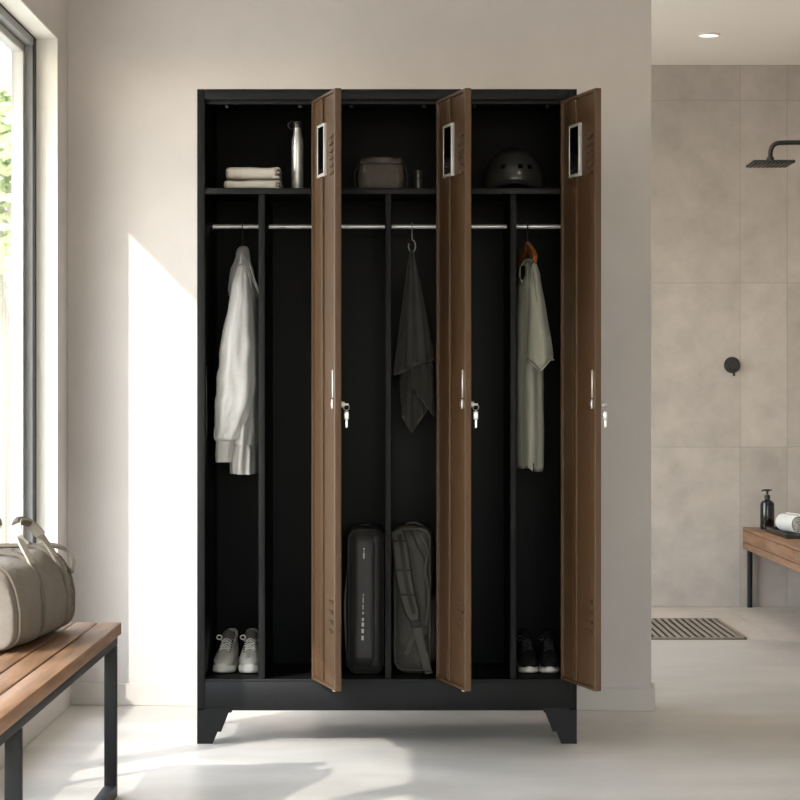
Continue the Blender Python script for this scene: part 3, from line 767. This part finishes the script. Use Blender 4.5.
# ------------------------------------------------------------------ shoes
def shoe(name, label, grp, x, ytoe, L, Wd, H, rot, mu, ms, ml, sole_h, side):
    mtg = M_tong1 if mu is M_mesh1 else M_mesh2
    t = thing(name, label, 'shoe', (x, ytoe+L/2, ZFLO), grp)
    R = Matrix.Translation(Vector((x, ytoe+L/2, ZFLO))) @ Matrix.Rotation(rot, 4, 'Z')
    def half(q, wscale=1):        # half widths along the length q: 0 toe, 1 heel -> (outer, inner)
        k = [(0, .30), (.03, .62), (.08, .84), (.16, .97), (.28, 1.0), (.42, .95), (.58, .84), (.75, .80), (.88, .76), (.95, .62), (1, .30)]
        for (a, b), (c, e) in zip(k[:-1], k[1:]):
            if a <= q <= c: return (b+(e-b)*(q-a)/(c-a))*Wd/2*wscale
        return .3*Wd/2
    qs = [0, .015, .04, .08, .14, .2, .28, .36, .44, .52, .6, .7, .8, .88, .94, .98, 1]
    # sole
    bm = BM(); rings = []
    for q in qs:
        hw = half(q); y = -L/2+q*L; z0 = .006*max(0, (.12-q)/.12); zt = sole_h+.010*max(0, q-.5)/.5+.004*max(0, (.1-q)/.1)
        rings.append([R @ Vector(p) for p in ((-hw*.9, y, z0), (-hw*1.03, y, z0+.006), (-hw*1.04, y, zt*.55), (-hw, y, zt), (hw, y, zt), (hw*1.04, y, zt*.55), (hw*1.03, y, z0+.006), (hw*.9, y, z0))])
    loft(bm, rings); build('sole', bm, ms, t, subsurf=1, angle=80)
    # upper
    def top(q):
        k = [(0, .30), (.04, .40), (.1, .47), (.2, .54), (.3, .62), (.4, .72), (.48, .80), (.55, .84), (.62, .80), (.72, .78), (.85, .86), (.95, .98), (1, 1.0)]
        for (a, b), (c, e) in zip(k[:-1], k[1:]):
            if a <= q <= c: return (b+(e-b)*(q-a)/(c-a))*H
        return H
    bm = BM(); rings = []
    rim = []
    for q in qs:
        hw = half(q)*.96; y = -L/2+q*L*.985+.002; zt = top(q); zs = sole_h*.8
        open_ = 1.0 if q >= .6 else 0.0
        wn = hw*(.52 if q > .3 else .62) if not open_ else hw*.66
        dip = zt-open_*.045
        ring = [(-hw*.97, zs), (-hw*1.0, zs+(zt-zs)*.3), (-hw*.92, zs+(zt-zs)*.62), (-wn*1.12, zt*.93), (-wn*.86, zt), (-wn*.45, dip+(.003 if not open_ else .0)),
                (wn*.45, dip+(.003 if not open_ else .0)), (wn*.86, zt), (wn*1.12, zt*.93), (hw*.92, zs+(zt-zs)*.62), (hw, zs+(zt-zs)*.3), (hw*.97, zs)]
        rings.append([R @ Vector((a, y, z)) for a, z in ring])
        if q >= .6: rim.append((wn, y, zt))
    loft(bm, rings); build('upper', bm, mu, t, subsurf=2, angle=80)
    # padded collar around the opening
    bm = BM()
    pts = [R @ Vector((-a*.98, b, z)) for a, b, z in rim]+[R @ Vector((a*.98, b, z)) for a, b, z in rim[::-1]]
    tube(bm, bez(pts, 2), .0055, 8); build('collar', bm, mu, t)
    # tongue
    bm = BM(); hwm = half(.55)*.50
    def tong(v, u):
        a = (u-.5)*2; y = -L/2+L*(.36+.24*v); z = top(.36)*1.0+(H*1.06-top(.36))*v+.002
        return R @ Vector((a*hwm*(.9+.25*v), y+.012*a*a, z-.012*a*a*(1)))
    grid(bm, tong, 10, 10); build('tongue', bm, mtg, t, solid=.006, angle=80)
    # laces
    bm = BM()
    for i in range(6):
        q = .24+.055*i; y = -L/2+q*L; zt = top(q)+.005; ww = half(q)*.48
        tube(bm, bez([R @ Vector((-ww, y, zt-.004)), R @ Vector((-ww*.4, y-.002, zt+.004)), R @ Vector((ww*.4, y-.002, zt+.004)), R @ Vector((ww, y, zt-.004))], 4), .0016, 6)
        if i < 5:
            z2 = top(q+.055)+.005
            if i % 2 == 0: tube(bm, [R @ Vector((-ww, y, zt-.002)), R @ Vector((0, y+L*.027, (zt+z2)/2+.003)), R @ Vector((ww, y+L*.055, z2-.002))], .0013, 6)
            else: tube(bm, [R @ Vector((ww, y, zt-.002)), R @ Vector((0, y+L*.027, (zt+z2)/2+.005)), R @ Vector((-ww, y+L*.055, z2-.002))], .0013, 6)
    for i in range(6):
        q = .24+.055*i; ww = half(q)*.50
        for sg in (-1, 1):
            bm_ = BM(); lathe(bm_, [(.0026, 0), (.0026, .0012)], R @ Vector((sg*ww, -L/2+q*L-.001, top(q)-.0005)), 8, (sg*.5, -.5, .8)); build('eyelet', bm_, M_black, t)
    q = .53; cz = top(q)+.006; cyy = -L/2+q*L-.004
    bw = half(.53)*.62
    lp_ = [R @ Vector((-bw-.005+.0075*math.cos(a), cyy-.004, cz+.006*math.sin(a)+.002)) for a in [2*PI*i/14 for i in range(14)]]
    tube(bm, lp_, .002, 6, closed=True)
    build('laces', bm, ml, t)
    return t
for args in (('sneaker', 'light grey running shoe on the locker floor, left one of the grey pair', 'grey running shoes', at(225.5, 0, 7.68).x, 7.625, .26, .066, .106, math.radians(-3), M_mesh1, M_sole1, M_lace1, .030, -1),
             ('sneaker', 'light grey running shoe beside the divider, right one of the grey pair', 'grey running shoes', at(249.2, 0, 7.68).x, 7.625, .26, .065, .106, math.radians(1), M_mesh1, M_sole1, M_lace1, .030, -1),
             ('sneaker', 'black white-soled sneaker on the locker floor, left one of the black pair', 'black sneakers', at(527.8, 0, 7.68).x, 7.625, .26, .0595, .104, math.radians(1), M_mesh2, M_sole2, M_lace2, .021, -1),
             ('sneaker', 'black white-soled sneaker beside the open door, right one of the black pair', 'black sneakers', at(549.6, 0, 7.68).x, 7.625, .26, .0595, .104, math.radians(-1), M_mesh2, M_sole2, M_lace2, .021, -1)):
    shoe(*args)

# ------------------------------------------------------------------ the two packs at the bottom of the middle column
def pack_body(l, r, ptop, y0, y1, rad, sag=0.0):
    a = at(l, 0, y0).x; b = at(r, 0, y0).x; zt = at(0, ptop, y0).z
    return a, b, ZFLO, zt
def rounded_box(bm, x0, x1, y0, y1, z0, z1, r, bulge=.006, n=10):
    """superellipsoid-like soft box"""
    c = Vector(((x0+x1)/2, (y0+y1)/2, (z0+z1)/2)); h = Vector(((x1-x0)/2, (y1-y0)/2, (z1-z0)/2))
    rr = bmesh.ops.create_cube(bm, size=2); vs = rr['verts']
    es = list({e for v in vs for e in v.link_edges})
    bmesh.ops.subdivide_edges(bm, edges=es, cuts=n, use_grid_fill=True)
    for v in bm.verts:
        p = Vector(v.co); q = Vector((p.x*h.x, p.y*h.y, p.z*h.z))
        inner = Vector((max(-h.x+r, min(h.x-r, q.x)), max(-h.y+r, min(h.y-r, q.y)), max(-h.z+r, min(h.z-r, q.z))))
        dlt = q-inner
        if dlt.length > 1e-6: q = inner+dlt.normalized()*r
        fx = 1-(q.x/h.x)**2; fy = 1-(q.y/h.y)**2; fz = 1-(q.z/h.z)**2
        q.y += math.copysign(bulge*max(0, fx)*max(0, fz), q.y) if abs(p.y) > .99 else 0
        v.co = c+q
# left: smooth black pack with a raised front panel, piping and a vertical line of pale print
pa, pb, _, pz = pack_body(346.5, 386.5, 528, 7.62, 7.86, .02)
pk = thing('backpack', 'smooth black backpack with a vertical line of pale print, left of the two packs', 'backpack', ((pa+pb)/2, 7.74, ZFLO))
bm = BM(); rounded_box(bm, pa, pb-.004, 7.615, 7.90, ZFLO, pz, .030, .004, 14); build('body', bm, M_nylon2, pk, angle=80)
bm = BM(); rounded_box(bm, pa+.012, pb-.026, 7.6075, 7.66, ZFLO+.02, pz-.016, .022, .002, 10); build('front_panel', bm, M_nylon2, pk, angle=80)
bm = BM()
def rrect(x0, x1, z0, z1, r, y, n=6):
    out = []
    for cx_, cz_, a0 in ((x1-r, z1-r, 0), (x0+r, z1-r, 90), (x0+r, z0+r, 180), (x1-r, z0+r, 270)):
        for i in range(n+1):
            a = math.radians(a0+90*i/n); out.append(Vector((cx_+r*math.cos(a), y, cz_+r*math.sin(a))))
    return out
tube(bm, rrect(pa+.006, pb-.010, ZFLO+.006, pz-.006, .026, 7.627), .0034, 7, closed=True); build('piping', bm, M_nylon, pk)
bm = BM(); ribbon(bm, bez([(pa+.03, 7.72, pz-.003), (pa+.045, 7.70, pz+.006), (pb-.055, 7.70, pz+.006), (pb-.035, 7.72, pz-.003)], 5), (0, 1, 0), .022, .005); build('grab_handle', bm, M_nylon, pk)
bm = BM()
for (py, h_, w_) in ((549, 2.2, 1.3), (556, 5.5, 1.6), (552, 1.2, 1.0), (595, 2, .8), (600, 6, .7), (607, 5, .8), (613, 2.2, 1.6), (619.5, 3.0, 2.0), (624.5, 4.0, 2.4), (631, 4.2, 2.3), (638, 4.5, 2.3)):
    p0 = at(364-(py-548)*.016-w_/2, py-h_/2, 7.6025); p1 = at(364-(py-548)*.016+w_/2, py+h_/2, 7.6025)
    box(bm, p0.x, p1.x, 7.6015, 7.603, p1.z, p0.z)
build('pale_print', bm, M_white, pk, smooth=False)
bm = BM(); ribbon(bm, bez([(pa+.004, 7.66, pz-.12), (pa-.004, 7.65, pz-.2), (pa-.003, 7.65, ZFLO+.12), (pa+.003, 7.66, ZFLO+.02)], 5), (0, 1, 0), .018, .005)
build('side_strap', bm, M_web, pk)
# right: rucksack with padded strap
qa, qb, _, qz = pack_body(392.5, 433.5, 527, 7.62, 7.86, .02)
pk = thing('backpack', 'charcoal backpack with padded shoulder strap and buckles, right of the two packs', 'backpack', ((qa+qb)/2, 7.74, ZFLO))
bm = BM(); rounded_box(bm, qa, qb, 7.635, 7.90, ZFLO, qz, .034, .010, 16)
for v in bm.verts:
    v.co.x += .003*math.sin(v.co.z*40)+.002*math.sin(v.co.z*95+v.co.y*30); v.co.y += .003*math.sin(v.co.z*60+v.co.x*70)
    v.co.x = max(v.co.x, qa-.0005)
build('body', bm, M_pack, pk, angle=80, wr=[(.05, .012), (.015, .005)])
bm = BM(); tube(bm, rrect(qa+.007, qb-.010, ZFLO+.012, qz-.007, .03, 7.636), .0034, 7, closed=True); build('piping', bm, M_web, pk)
bm = BM(); rounded_box(bm, qb-.034, qb+.010, 7.66, 7.86, ZFLO+.03, ZFLO+.22, .018, .004, 8)
for v in bm.verts: v.co.x += .003*math.sin(v.co.z*70)
build('side_pocket', bm, M_pack, pk, angle=80, wr=[(.03, .010)])
sp_ = bez([at(397, 531, 7.632), at(400, 545, 7.60), at(402.5, 565, 7.592), at(405.5, 585, 7.592), at(410, 604, 7.594), at(415, 621, 7.598)], 8)
bm = BM(); ribbon(bm, sp_, (1, 0, .18), [.043+.010*math.sin(PI*i/(len(sp_)-1)) if i < len(sp_)-5 else .046-.006*(i-(len(sp_)-5)) for i in range(len(sp_))], .013)
build('shoulder_strap', bm, M_web, pk, subsurf=1, angle=80)
bm = BM()
for i in (6, 18, 28):
    p = sp_[i]; box(bm, p.x-.020, p.x+.022, p.y-.0095, p.y-.0065, p.z-.003, p.z+.003, .001)
ribbon(bm, [p+Vector((.004, -.0085, 0)) for p in sp_[3:-4]], (1, 0, .18), .012, .003)
build('strap_webbing', bm, M_nylon, pk)
bm = BM(); b0 = at(416, 624, 7.592); box(bm, b0.x-.014, b0.x+.014, b0.y-.004, b0.y+.004, b0.z-.010, b0.z+.010, .002); build('buckle', bm, M_rubber, pk)
bm = BM(); ribbon(bm, bez([at(416, 624, 7.597), at(420, 640, 7.600), at(424, 655, 7.605), at(427, 668, 7.59), at(429, 673, 7.565)], 6), (1, 0, .2), .022, .004)
ribbon(bm, bez([at(417, 625, 7.604), at(412, 640, 7.61), at(406, 655, 7.61)], 6), (1, 0, -.2), .014, .004)
build('adjuster_webbing', bm, M_web, pk)
bm = BM(); tube(bm, bez([at(411, 530, 7.634), at(417, 545, 7.628), at(424, 560, 7.628), at(426, 590, 7.63), at(426, 640, 7.632)], 6), .003, 7); build('zip', bm, M_nylon, pk)
bm = BM(); tube(bm, bez([at(422, 536, 7.630), at(428, 552, 7.622), at(425, 572, 7.618), at(429, 595, 7.62), at(426, 625, 7.62)], 6), .0045, 7); build('compression_strap', bm, M_web, pk)
bm = BM(); ribbon(bm, bez([(qa+.03, 7.74, qz-.003), (qa+.05, 7.73, qz+.007), (qb-.05, 7.73, qz+.007), (qb-.03, 7.74, qz-.003)], 5), (0, 1, 0), .02, .005); build('grab_handle', bm, M_web, pk)

# ------------------------------------------------------------------ bench with bag by the window
BX1, BX0 = -.687, -1.032; BY0, BY1 = 4.45, 6.53; BZ = .426
bn = thing('bench', 'wooden slatted bench with black steel legs under the window', 'bench', ((BX0+BX1)/2, (BY0+BY1)/2, 0))
pit = (BX1-BX0)/6
for i in range(6):
    bm = BM(); box(bm, BX0+pit*i+.0025, BX0+pit*(i+1)-(.0025 if i < 5 else 0), BY0, BY1, BZ-.03, BZ, .003); build('slat', bm, M_bench, bn)
bm = BM(); tz0, tz1 = BZ-.055, BZ-.03
box(bm, BX1-.038, BX1-.008, BY0+.02, BY1-.015, tz0, tz1, .002); box(bm, BX0+.008, BX0+.038, BY0+.02, BY1-.015, tz0, tz1, .002)
for y in (BY0+.02, 5.4, BY1-.045): box(bm, BX0+.038, BX1-.038, y, y+.03, tz0, tz1, .002)
build('frame', bm, M_iron, bn)
for x in (BX0+.008, BX1-.038):
    for y in (4.85, BY1-.045):
        bm = BM(); box(bm, x, x+.03, y, y+.03, 0, tz0, .002); build('leg', bm, M_iron, bn)
for x in (BX0+.008, BX1-.038):
    bm = BM(); box(bm, x, x+.03, 4.88, BY1-.045, 0.0, .03, .002); build('foot_rail', bm, M_iron, bn)

# duffel bag
bagc = Vector((-.900, 6.03, BZ+.005)); BL = .62
bag = thing('duffel_bag', 'taupe canvas duffel bag resting on the slatted bench by the window', 'bag', bagc)
brot = math.radians(-4.5)
RB = Matrix.Translation(bagc) @ Matrix.Rotation(brot, 4, 'Z')
def bagsec(v, infl=1.0, dz=0.0):
    """cross-section ring of the bag at length parameter v (-1 near .. 1 far)"""
    n = 36; out = []
    e = (1-abs(v)**7)**.5 if abs(v) < 1 else 0
    hw = (.100+.018*(1-v*v))*(.86+.14*e)*infl; H = (.180+.022*(1-v*v))*(.93+.07*e)
    for i in range(n):
        a = 2*PI*i/n; c, s = math.cos(a), math.sin(a)
        ex = .50 if s < 0 else .55
        x = math.copysign(abs(c)**ex, c)*hw
        z = H*.47+(math.copysign(abs(s)**(.42 if s < 0 else .62), s))*(H*.47 if s < 0 else H*.53)
        x *= 1-.15*max(0, (z/H-.5))/.5
        wr = .0025*math.sin(v*23+a*3)+.0018*math.sin(v*41-a*5)
        out.append(RB @ Vector((x*(1+wr*2.2), v*BL/2, max(0, z*infl+wr*(z/H)+dz))))
    return out
bm = BM(); vs_ = [-1, -.985, -.95, -.9, -.8, -.65, -.5, -.35, -.2, 0, .2, .35, .5, .65, .8, .9, .95, .985, 1]
loft(bm, [bagsec(v) for v in vs_]); build('body', bm, M_bag, bag, subsurf=2, angle=80, wr=[(.09, .012), (.03, .004)])
for v in (-.93, .93):
    bm = BM(); tube(bm, bagsec(v, 1.03), .0032, 7, closed=True); build('end_piping', bm, M_bagpipe, bag)
bm = BM()
tp = [RB @ Vector((.0, v*BL/2, .0)) for v in (0,)]
zp = [RB @ Vector((.010*math.sin(v*5), v*BL/2, (.180+.022*(1-v*v))*.99*.985+.003)) for v in [-.9+.1*i for i in range(19)]]
ribbon(bm, zp, RB.to_3x3() @ Vector((1, 0, 0)), .02, .004); build('zip', bm, M_bagdark, bag)
# webbing bands round the bag and the handles rising from them
def band(v, w_):
    bm = BM(); lo = bagsec(v-w_, 1.04); hi = bagsec(v+w_, 1.04); n = len(lo)
    lo2 = bagsec(v-w_, 1.0); hi2 = bagsec(v+w_, 1.0)
    keep = [i for i in range(n)]
    vv = [[bm.verts.new(p) for p in r_] for r_ in (lo2, lo, hi, hi2)]
    for a, b in zip(vv[:-1], vv[1:]):
        for i in range(n): bm.faces.new((a[i], a[(i+1) % n], b[(i+1) % n], b[i]))
    return bm
for v in (-.40, .42):
    build('webbing_band', band(v, .028), M_bagpipe, bag)
for s in (1, -1):
    def rp(x, y, z): return RB @ Vector((x*s, y, z))
    P = bez([rp(.096, -.124, .150), rp(.088, -.123, .180), rp(.062, -.110, .225), rp(.038+.004*s, -.070, .258), rp(.030+.004*s, 0, .268), rp(.038+.004*s, .07, .258), rp(.062, .112, .225), rp(.088, .130, .180), rp(.096, .130, .150)], 6)
    bm = BM(); ribbon(bm, P, [RB.to_3x3() @ Vector((.25*s, 1, 0)) if (i < len(P)*.27 or i > len(P)*.73) else RB.to_3x3() @ Vector((1, 0, .4*s)) for i in range(len(P))], .024, .005)
    h_ = build('handle', bm, M_bagstrap, bag)
    bm = BM(); tube(bm, P[19:30], .0105, 10); build('grip_wrap', bm, M_bagdark, h_)
bm = BM()
Q = bez([RB @ Vector(p) for p in ((.0, BL/2-.11, .213), (.02, BL/2-.07, .197), (.05, BL/2-.045, .198), (.078, BL/2-.022, .188), (.094, BL/2-.018, .165), (.092, BL/2-.026, .130))], 6)
ribbon(bm, Q, RB.to_3x3() @ Vector((-.5, 1, .2)), .034, .007); build('end_tab', bm, M_bagpipe, bag)

# ------------------------------------------------------------------ shower room
# slatted drain mat let into the floor
GX0, GX1, GY0, GY1 = .72, 1.41, 10.76, 11.72
dm = thing('shower_grate', 'slatted grey brown drain grate on the shower floor', 'drain grate', ((GX0+GX1)/2, (GY0+GY1)/2, 0))
bm = BM(); box(bm, GX0, GX1, GY0, GY1, 0, .003); build('tray', bm, M_dark, dm, smooth=False)  # dark sheet stands in for the shade between the slats
bm = BM(); n = 22; p_ = (GX1-GX0-.03)/n
for i in range(n): box(bm, GX0+.015+p_*i+.0075, GX0+.015+p_*(i+1)-.0075, GY0+.02, GY1-.02, .003, .009, .002)
build('slats', bm, M_grate, dm)
bm = BM()
for b in ((GX0, GX1, GY0, GY0+.018), (GX0, GX1, GY1-.018, GY1), (GX0, GX0+.014, GY0, GY1), (GX1-.014, GX1, GY0, GY1)): box(bm, *b, 0.003, .009, .001)
build('rim', bm, M_grate, dm)
# shower head
sx_, sy_, sz_ = 1.637, 11.7, 2.012
hd_ = thing('overhead_shower', 'matt black rain shower head on a bent arm from the right wall', 'shower head', (XR, sy_, 2.11))
bm = BM(); tube(bm, bez([(XR, sy_, 2.111), (1.9, sy_, 2.111), (1.70, sy_, 2.111), (1.655, sy_, 2.103), (1.639, sy_, 2.078), (1.637, sy_, 2.050)], 8), .0105, 14); build('arm', bm, M_matt, hd_)
bm = BM(); lathe(bm, [(.017, 0), (.017, .02), (.011, .026)], (sx_, sy_, sz_+.012), 20); build('swivel', bm, M_matt, hd_)
bm = BM(); box(bm, sx_-.092, sx_+.092, sy_-.13, sy_+.13, sz_, sz_+.012, .004); build('spray_plate', bm, M_matt, hd_)
bm = BM()
for i in range(9):
    for j in range(9):
        lathe(bm, [(.0035, 0), (.0025, .003)], (sx_-.076+.019*i, sy_-.108+.027*j, sz_), 6, (0, 0, -1))
build('nozzles', bm, M_rubber, hd_)
bm = BM(); lathe(bm, [(.032, 0), (.032, .008), (.014, .012)], (XR, sy_, 2.111), 24, (-1, 0, 0)); build('wall_flange', bm, M_matt, hd_)
# mixer valve
vc = at(732, 365, YB)
vl = thing('shower_valve', 'round matt black shower mixer valve on the tiled wall', 'shower valve', vc)
bm = BM(); lathe(bm, [(.038, 0), (.0385, .006), (.036, .009)], vc, 36, (0, -1, 0)); build('plate', bm, M_matt, vl)
bm = BM(); lathe(bm, [(.021, .009), (.021, .045), (.018, .05)], vc, 28, (0, -1, 0)); build('knob', bm, M_matt, vl)
bm = BM(); tube(bm, [vc+Vector((0, -.042, -.015)), vc+Vector((.004, -.046, -.052))], .006, 10); build('lever', bm, M_matt, vl)
# wall bench with drawers
SX0, SX1 = 1.612, XR; SY0, SY1 = 9.9, YB; SZ = .376
sb = thing('shower_bench', 'brown wooden bench with drawers along the right shower wall', 'bench', ((SX0+SX1)/2, (SY0+SY1)/2, 0))
bm = BM(); box(bm, SX0, SX1, SY0, SY1-.004, SZ-.014, SZ, .002); build('bench_top', bm, M_walnut, sb)
bm = BM(); box(bm, SX0+.006, SX1, SY0+.004, SY1-.004, SZ-.1, SZ-.014, .002); build('carcass', bm, M_walnut, sb)
for a, b in ((11.70, SY1-.008), (10.82, 11.694), (SY0+.006, 10.814)):
    bm = BM(); box(bm, SX0, SX0+.006, a, b, SZ-.066, SZ-.016, .0015); build('drawer_front', bm, M_walnut, sb)
bm = BM(); box(bm, SX0, SX0+.006, SY0+.004, SY1-.004, SZ-.1, SZ-.069, .0015); build('lower_rail', bm, M_walnut, sb)
for x in (SX0+.03, SX1-.06):
    for y in (SY0+.1, SY1-.03):
        bm = BM(); tube(bm, [(x, y, 0), (x, y, SZ-.1)], .0125, 16); build('leg', bm, M_iron, sb)
# soap bottle
bx, by = at(767.3, 0, 12.25).x, 12.25
t = thing('soap_dispenser', 'black pump bottle standing on the shower bench', 'bottle', (bx, by, SZ))
bm = BM(); lathe(bm, [(.026, 0), (.0315, .003), (.033, .010), (.033, .112), (.030, .124), (.018, .134), (.012, .137), (.012, .142)], (bx, by, SZ), 32); build('body', bm, M_bottle, t)
bm = BM(); lathe(bm, [(.0135, .140), (.0135, .158), (.006, .160), (.005, .176)], (bx, by, SZ), 24); lathe(bm, [(.010, .175), (.011, .177), (.011, .184), (.009, .186)], (bx, by, SZ), 20)
tube(bm, [(bx, by, SZ+.181), (bx-.020, by-.005, SZ+.181), (bx-.026, by-.007, SZ+.177)], .004, 10); tube(bm, [(bx, by, SZ+.181), (bx+.02, by, SZ+.181)], .0035, 8)
build('pump', bm, M_matt, t)
# tray and rolled towel
tr = thing('tray', 'black tray under the rolled white towel on the shower bench', 'tray', (1.80, 11.7, SZ))
bm = BM(); box(bm, 1.665, 1.97, 11.40, 12.05, SZ, SZ+.008, .003); build('base', bm, M_matt, tr)
bm = BM()
for b in ((1.665, 1.97, 11.40, 11.408), (1.665, 1.97, 12.042, 12.05), (1.665, 1.673, 11.40, 12.05), (1.962, 1.97, 11.40, 12.05)): box(bm, *b, SZ+.008, SZ+.022, .002)
build('rim', bm, M_matt, tr)
rc0 = Vector((1.720, 11.88, SZ+.009+.0445)); ax = Vector((.13, -.99, 0)).normalized()
rt = thing('rolled_towel', 'rolled white towel lying on the black tray on the shower bench', 'towel', (1.73, 11.8, SZ+.009))
side = Vector((0, 0, 1)).cross(ax).normalized()
prof = []
turns = 4.2; NS = 150
outer = []; inner = []
for i in range(NS+1):
    a = 2*PI*turns*i/NS; r = .0065+.0375*i/NS
    outer.append((r, a)); inner.append((max(.001, r-.0048), a))
def rpt(r, a, l): return rc0+ax*l+side*(math.cos(a)*r)+Vector((0, 0, math.sin(a)*r))
bm = BM(); rings = []
for l, sh_ in ((0, .003), (.004, .0), (.03, 0), (.24, 0), (.256, .0), (.26, .003)):
    ring = [rpt(r-sh_*.6, a, l) for r, a in outer]+[rpt(r+sh_*.6, a, l) for r, a in inner[::-1]]
    rings.append(ring)
vv = [[bm.verts.new(p) for p in r_] for r_ in rings]; n = len(vv[0])
for a, b in zip(vv[:-1], vv[1:]):
    for i in range(n): bm.faces.new((a[i], a[(i+1) % n], b[(i+1) % n], b[i]))
for r_ in (vv[0], vv[-1]):
    for i in range(NS): bm.faces.new((r_[i], r_[i+1], r_[n-2-i], r_[n-1-i]))
build('roll', bm, M_wtowel, rt, angle=60)
# downlights: one in view, further ones over the room
def downlight(x, y, label, power=22):
    t = thing('downlight', label, 'ceiling light', (x, y, ZC), 'recessed ceiling lights')
    bm = BM(); lathe(bm, [(.046, 0), (.050, .004), (.048, .009), (.040, .009), (.038, .002)], (x, y, ZC), 36, (0, 0, -1), cap=False); build('trim_ring', bm, M_ceil, t)
    bm = BM(); lathe(bm, [(.039, .002), (.039, .005)], (x, y, ZC), 32, (0, 0, -1)); build('lens', bm, M_lamp, t)
    ld = bpy.data.lights.new('downlight_lamp', 'SPOT'); ld.energy = power; ld.spot_size = math.radians(120); ld.spot_blend = .8; ld.shadow_soft_size = .04; ld.color = (1, .90, .78)
    lo = bpy.data.objects.new('downlight_lamp', ld); COL.objects.link(lo); lo.parent = t; lo.location = (0, 0, -.012)
downlight(1.33, 11.4, 'small round recessed ceiling light above the shower', 28)
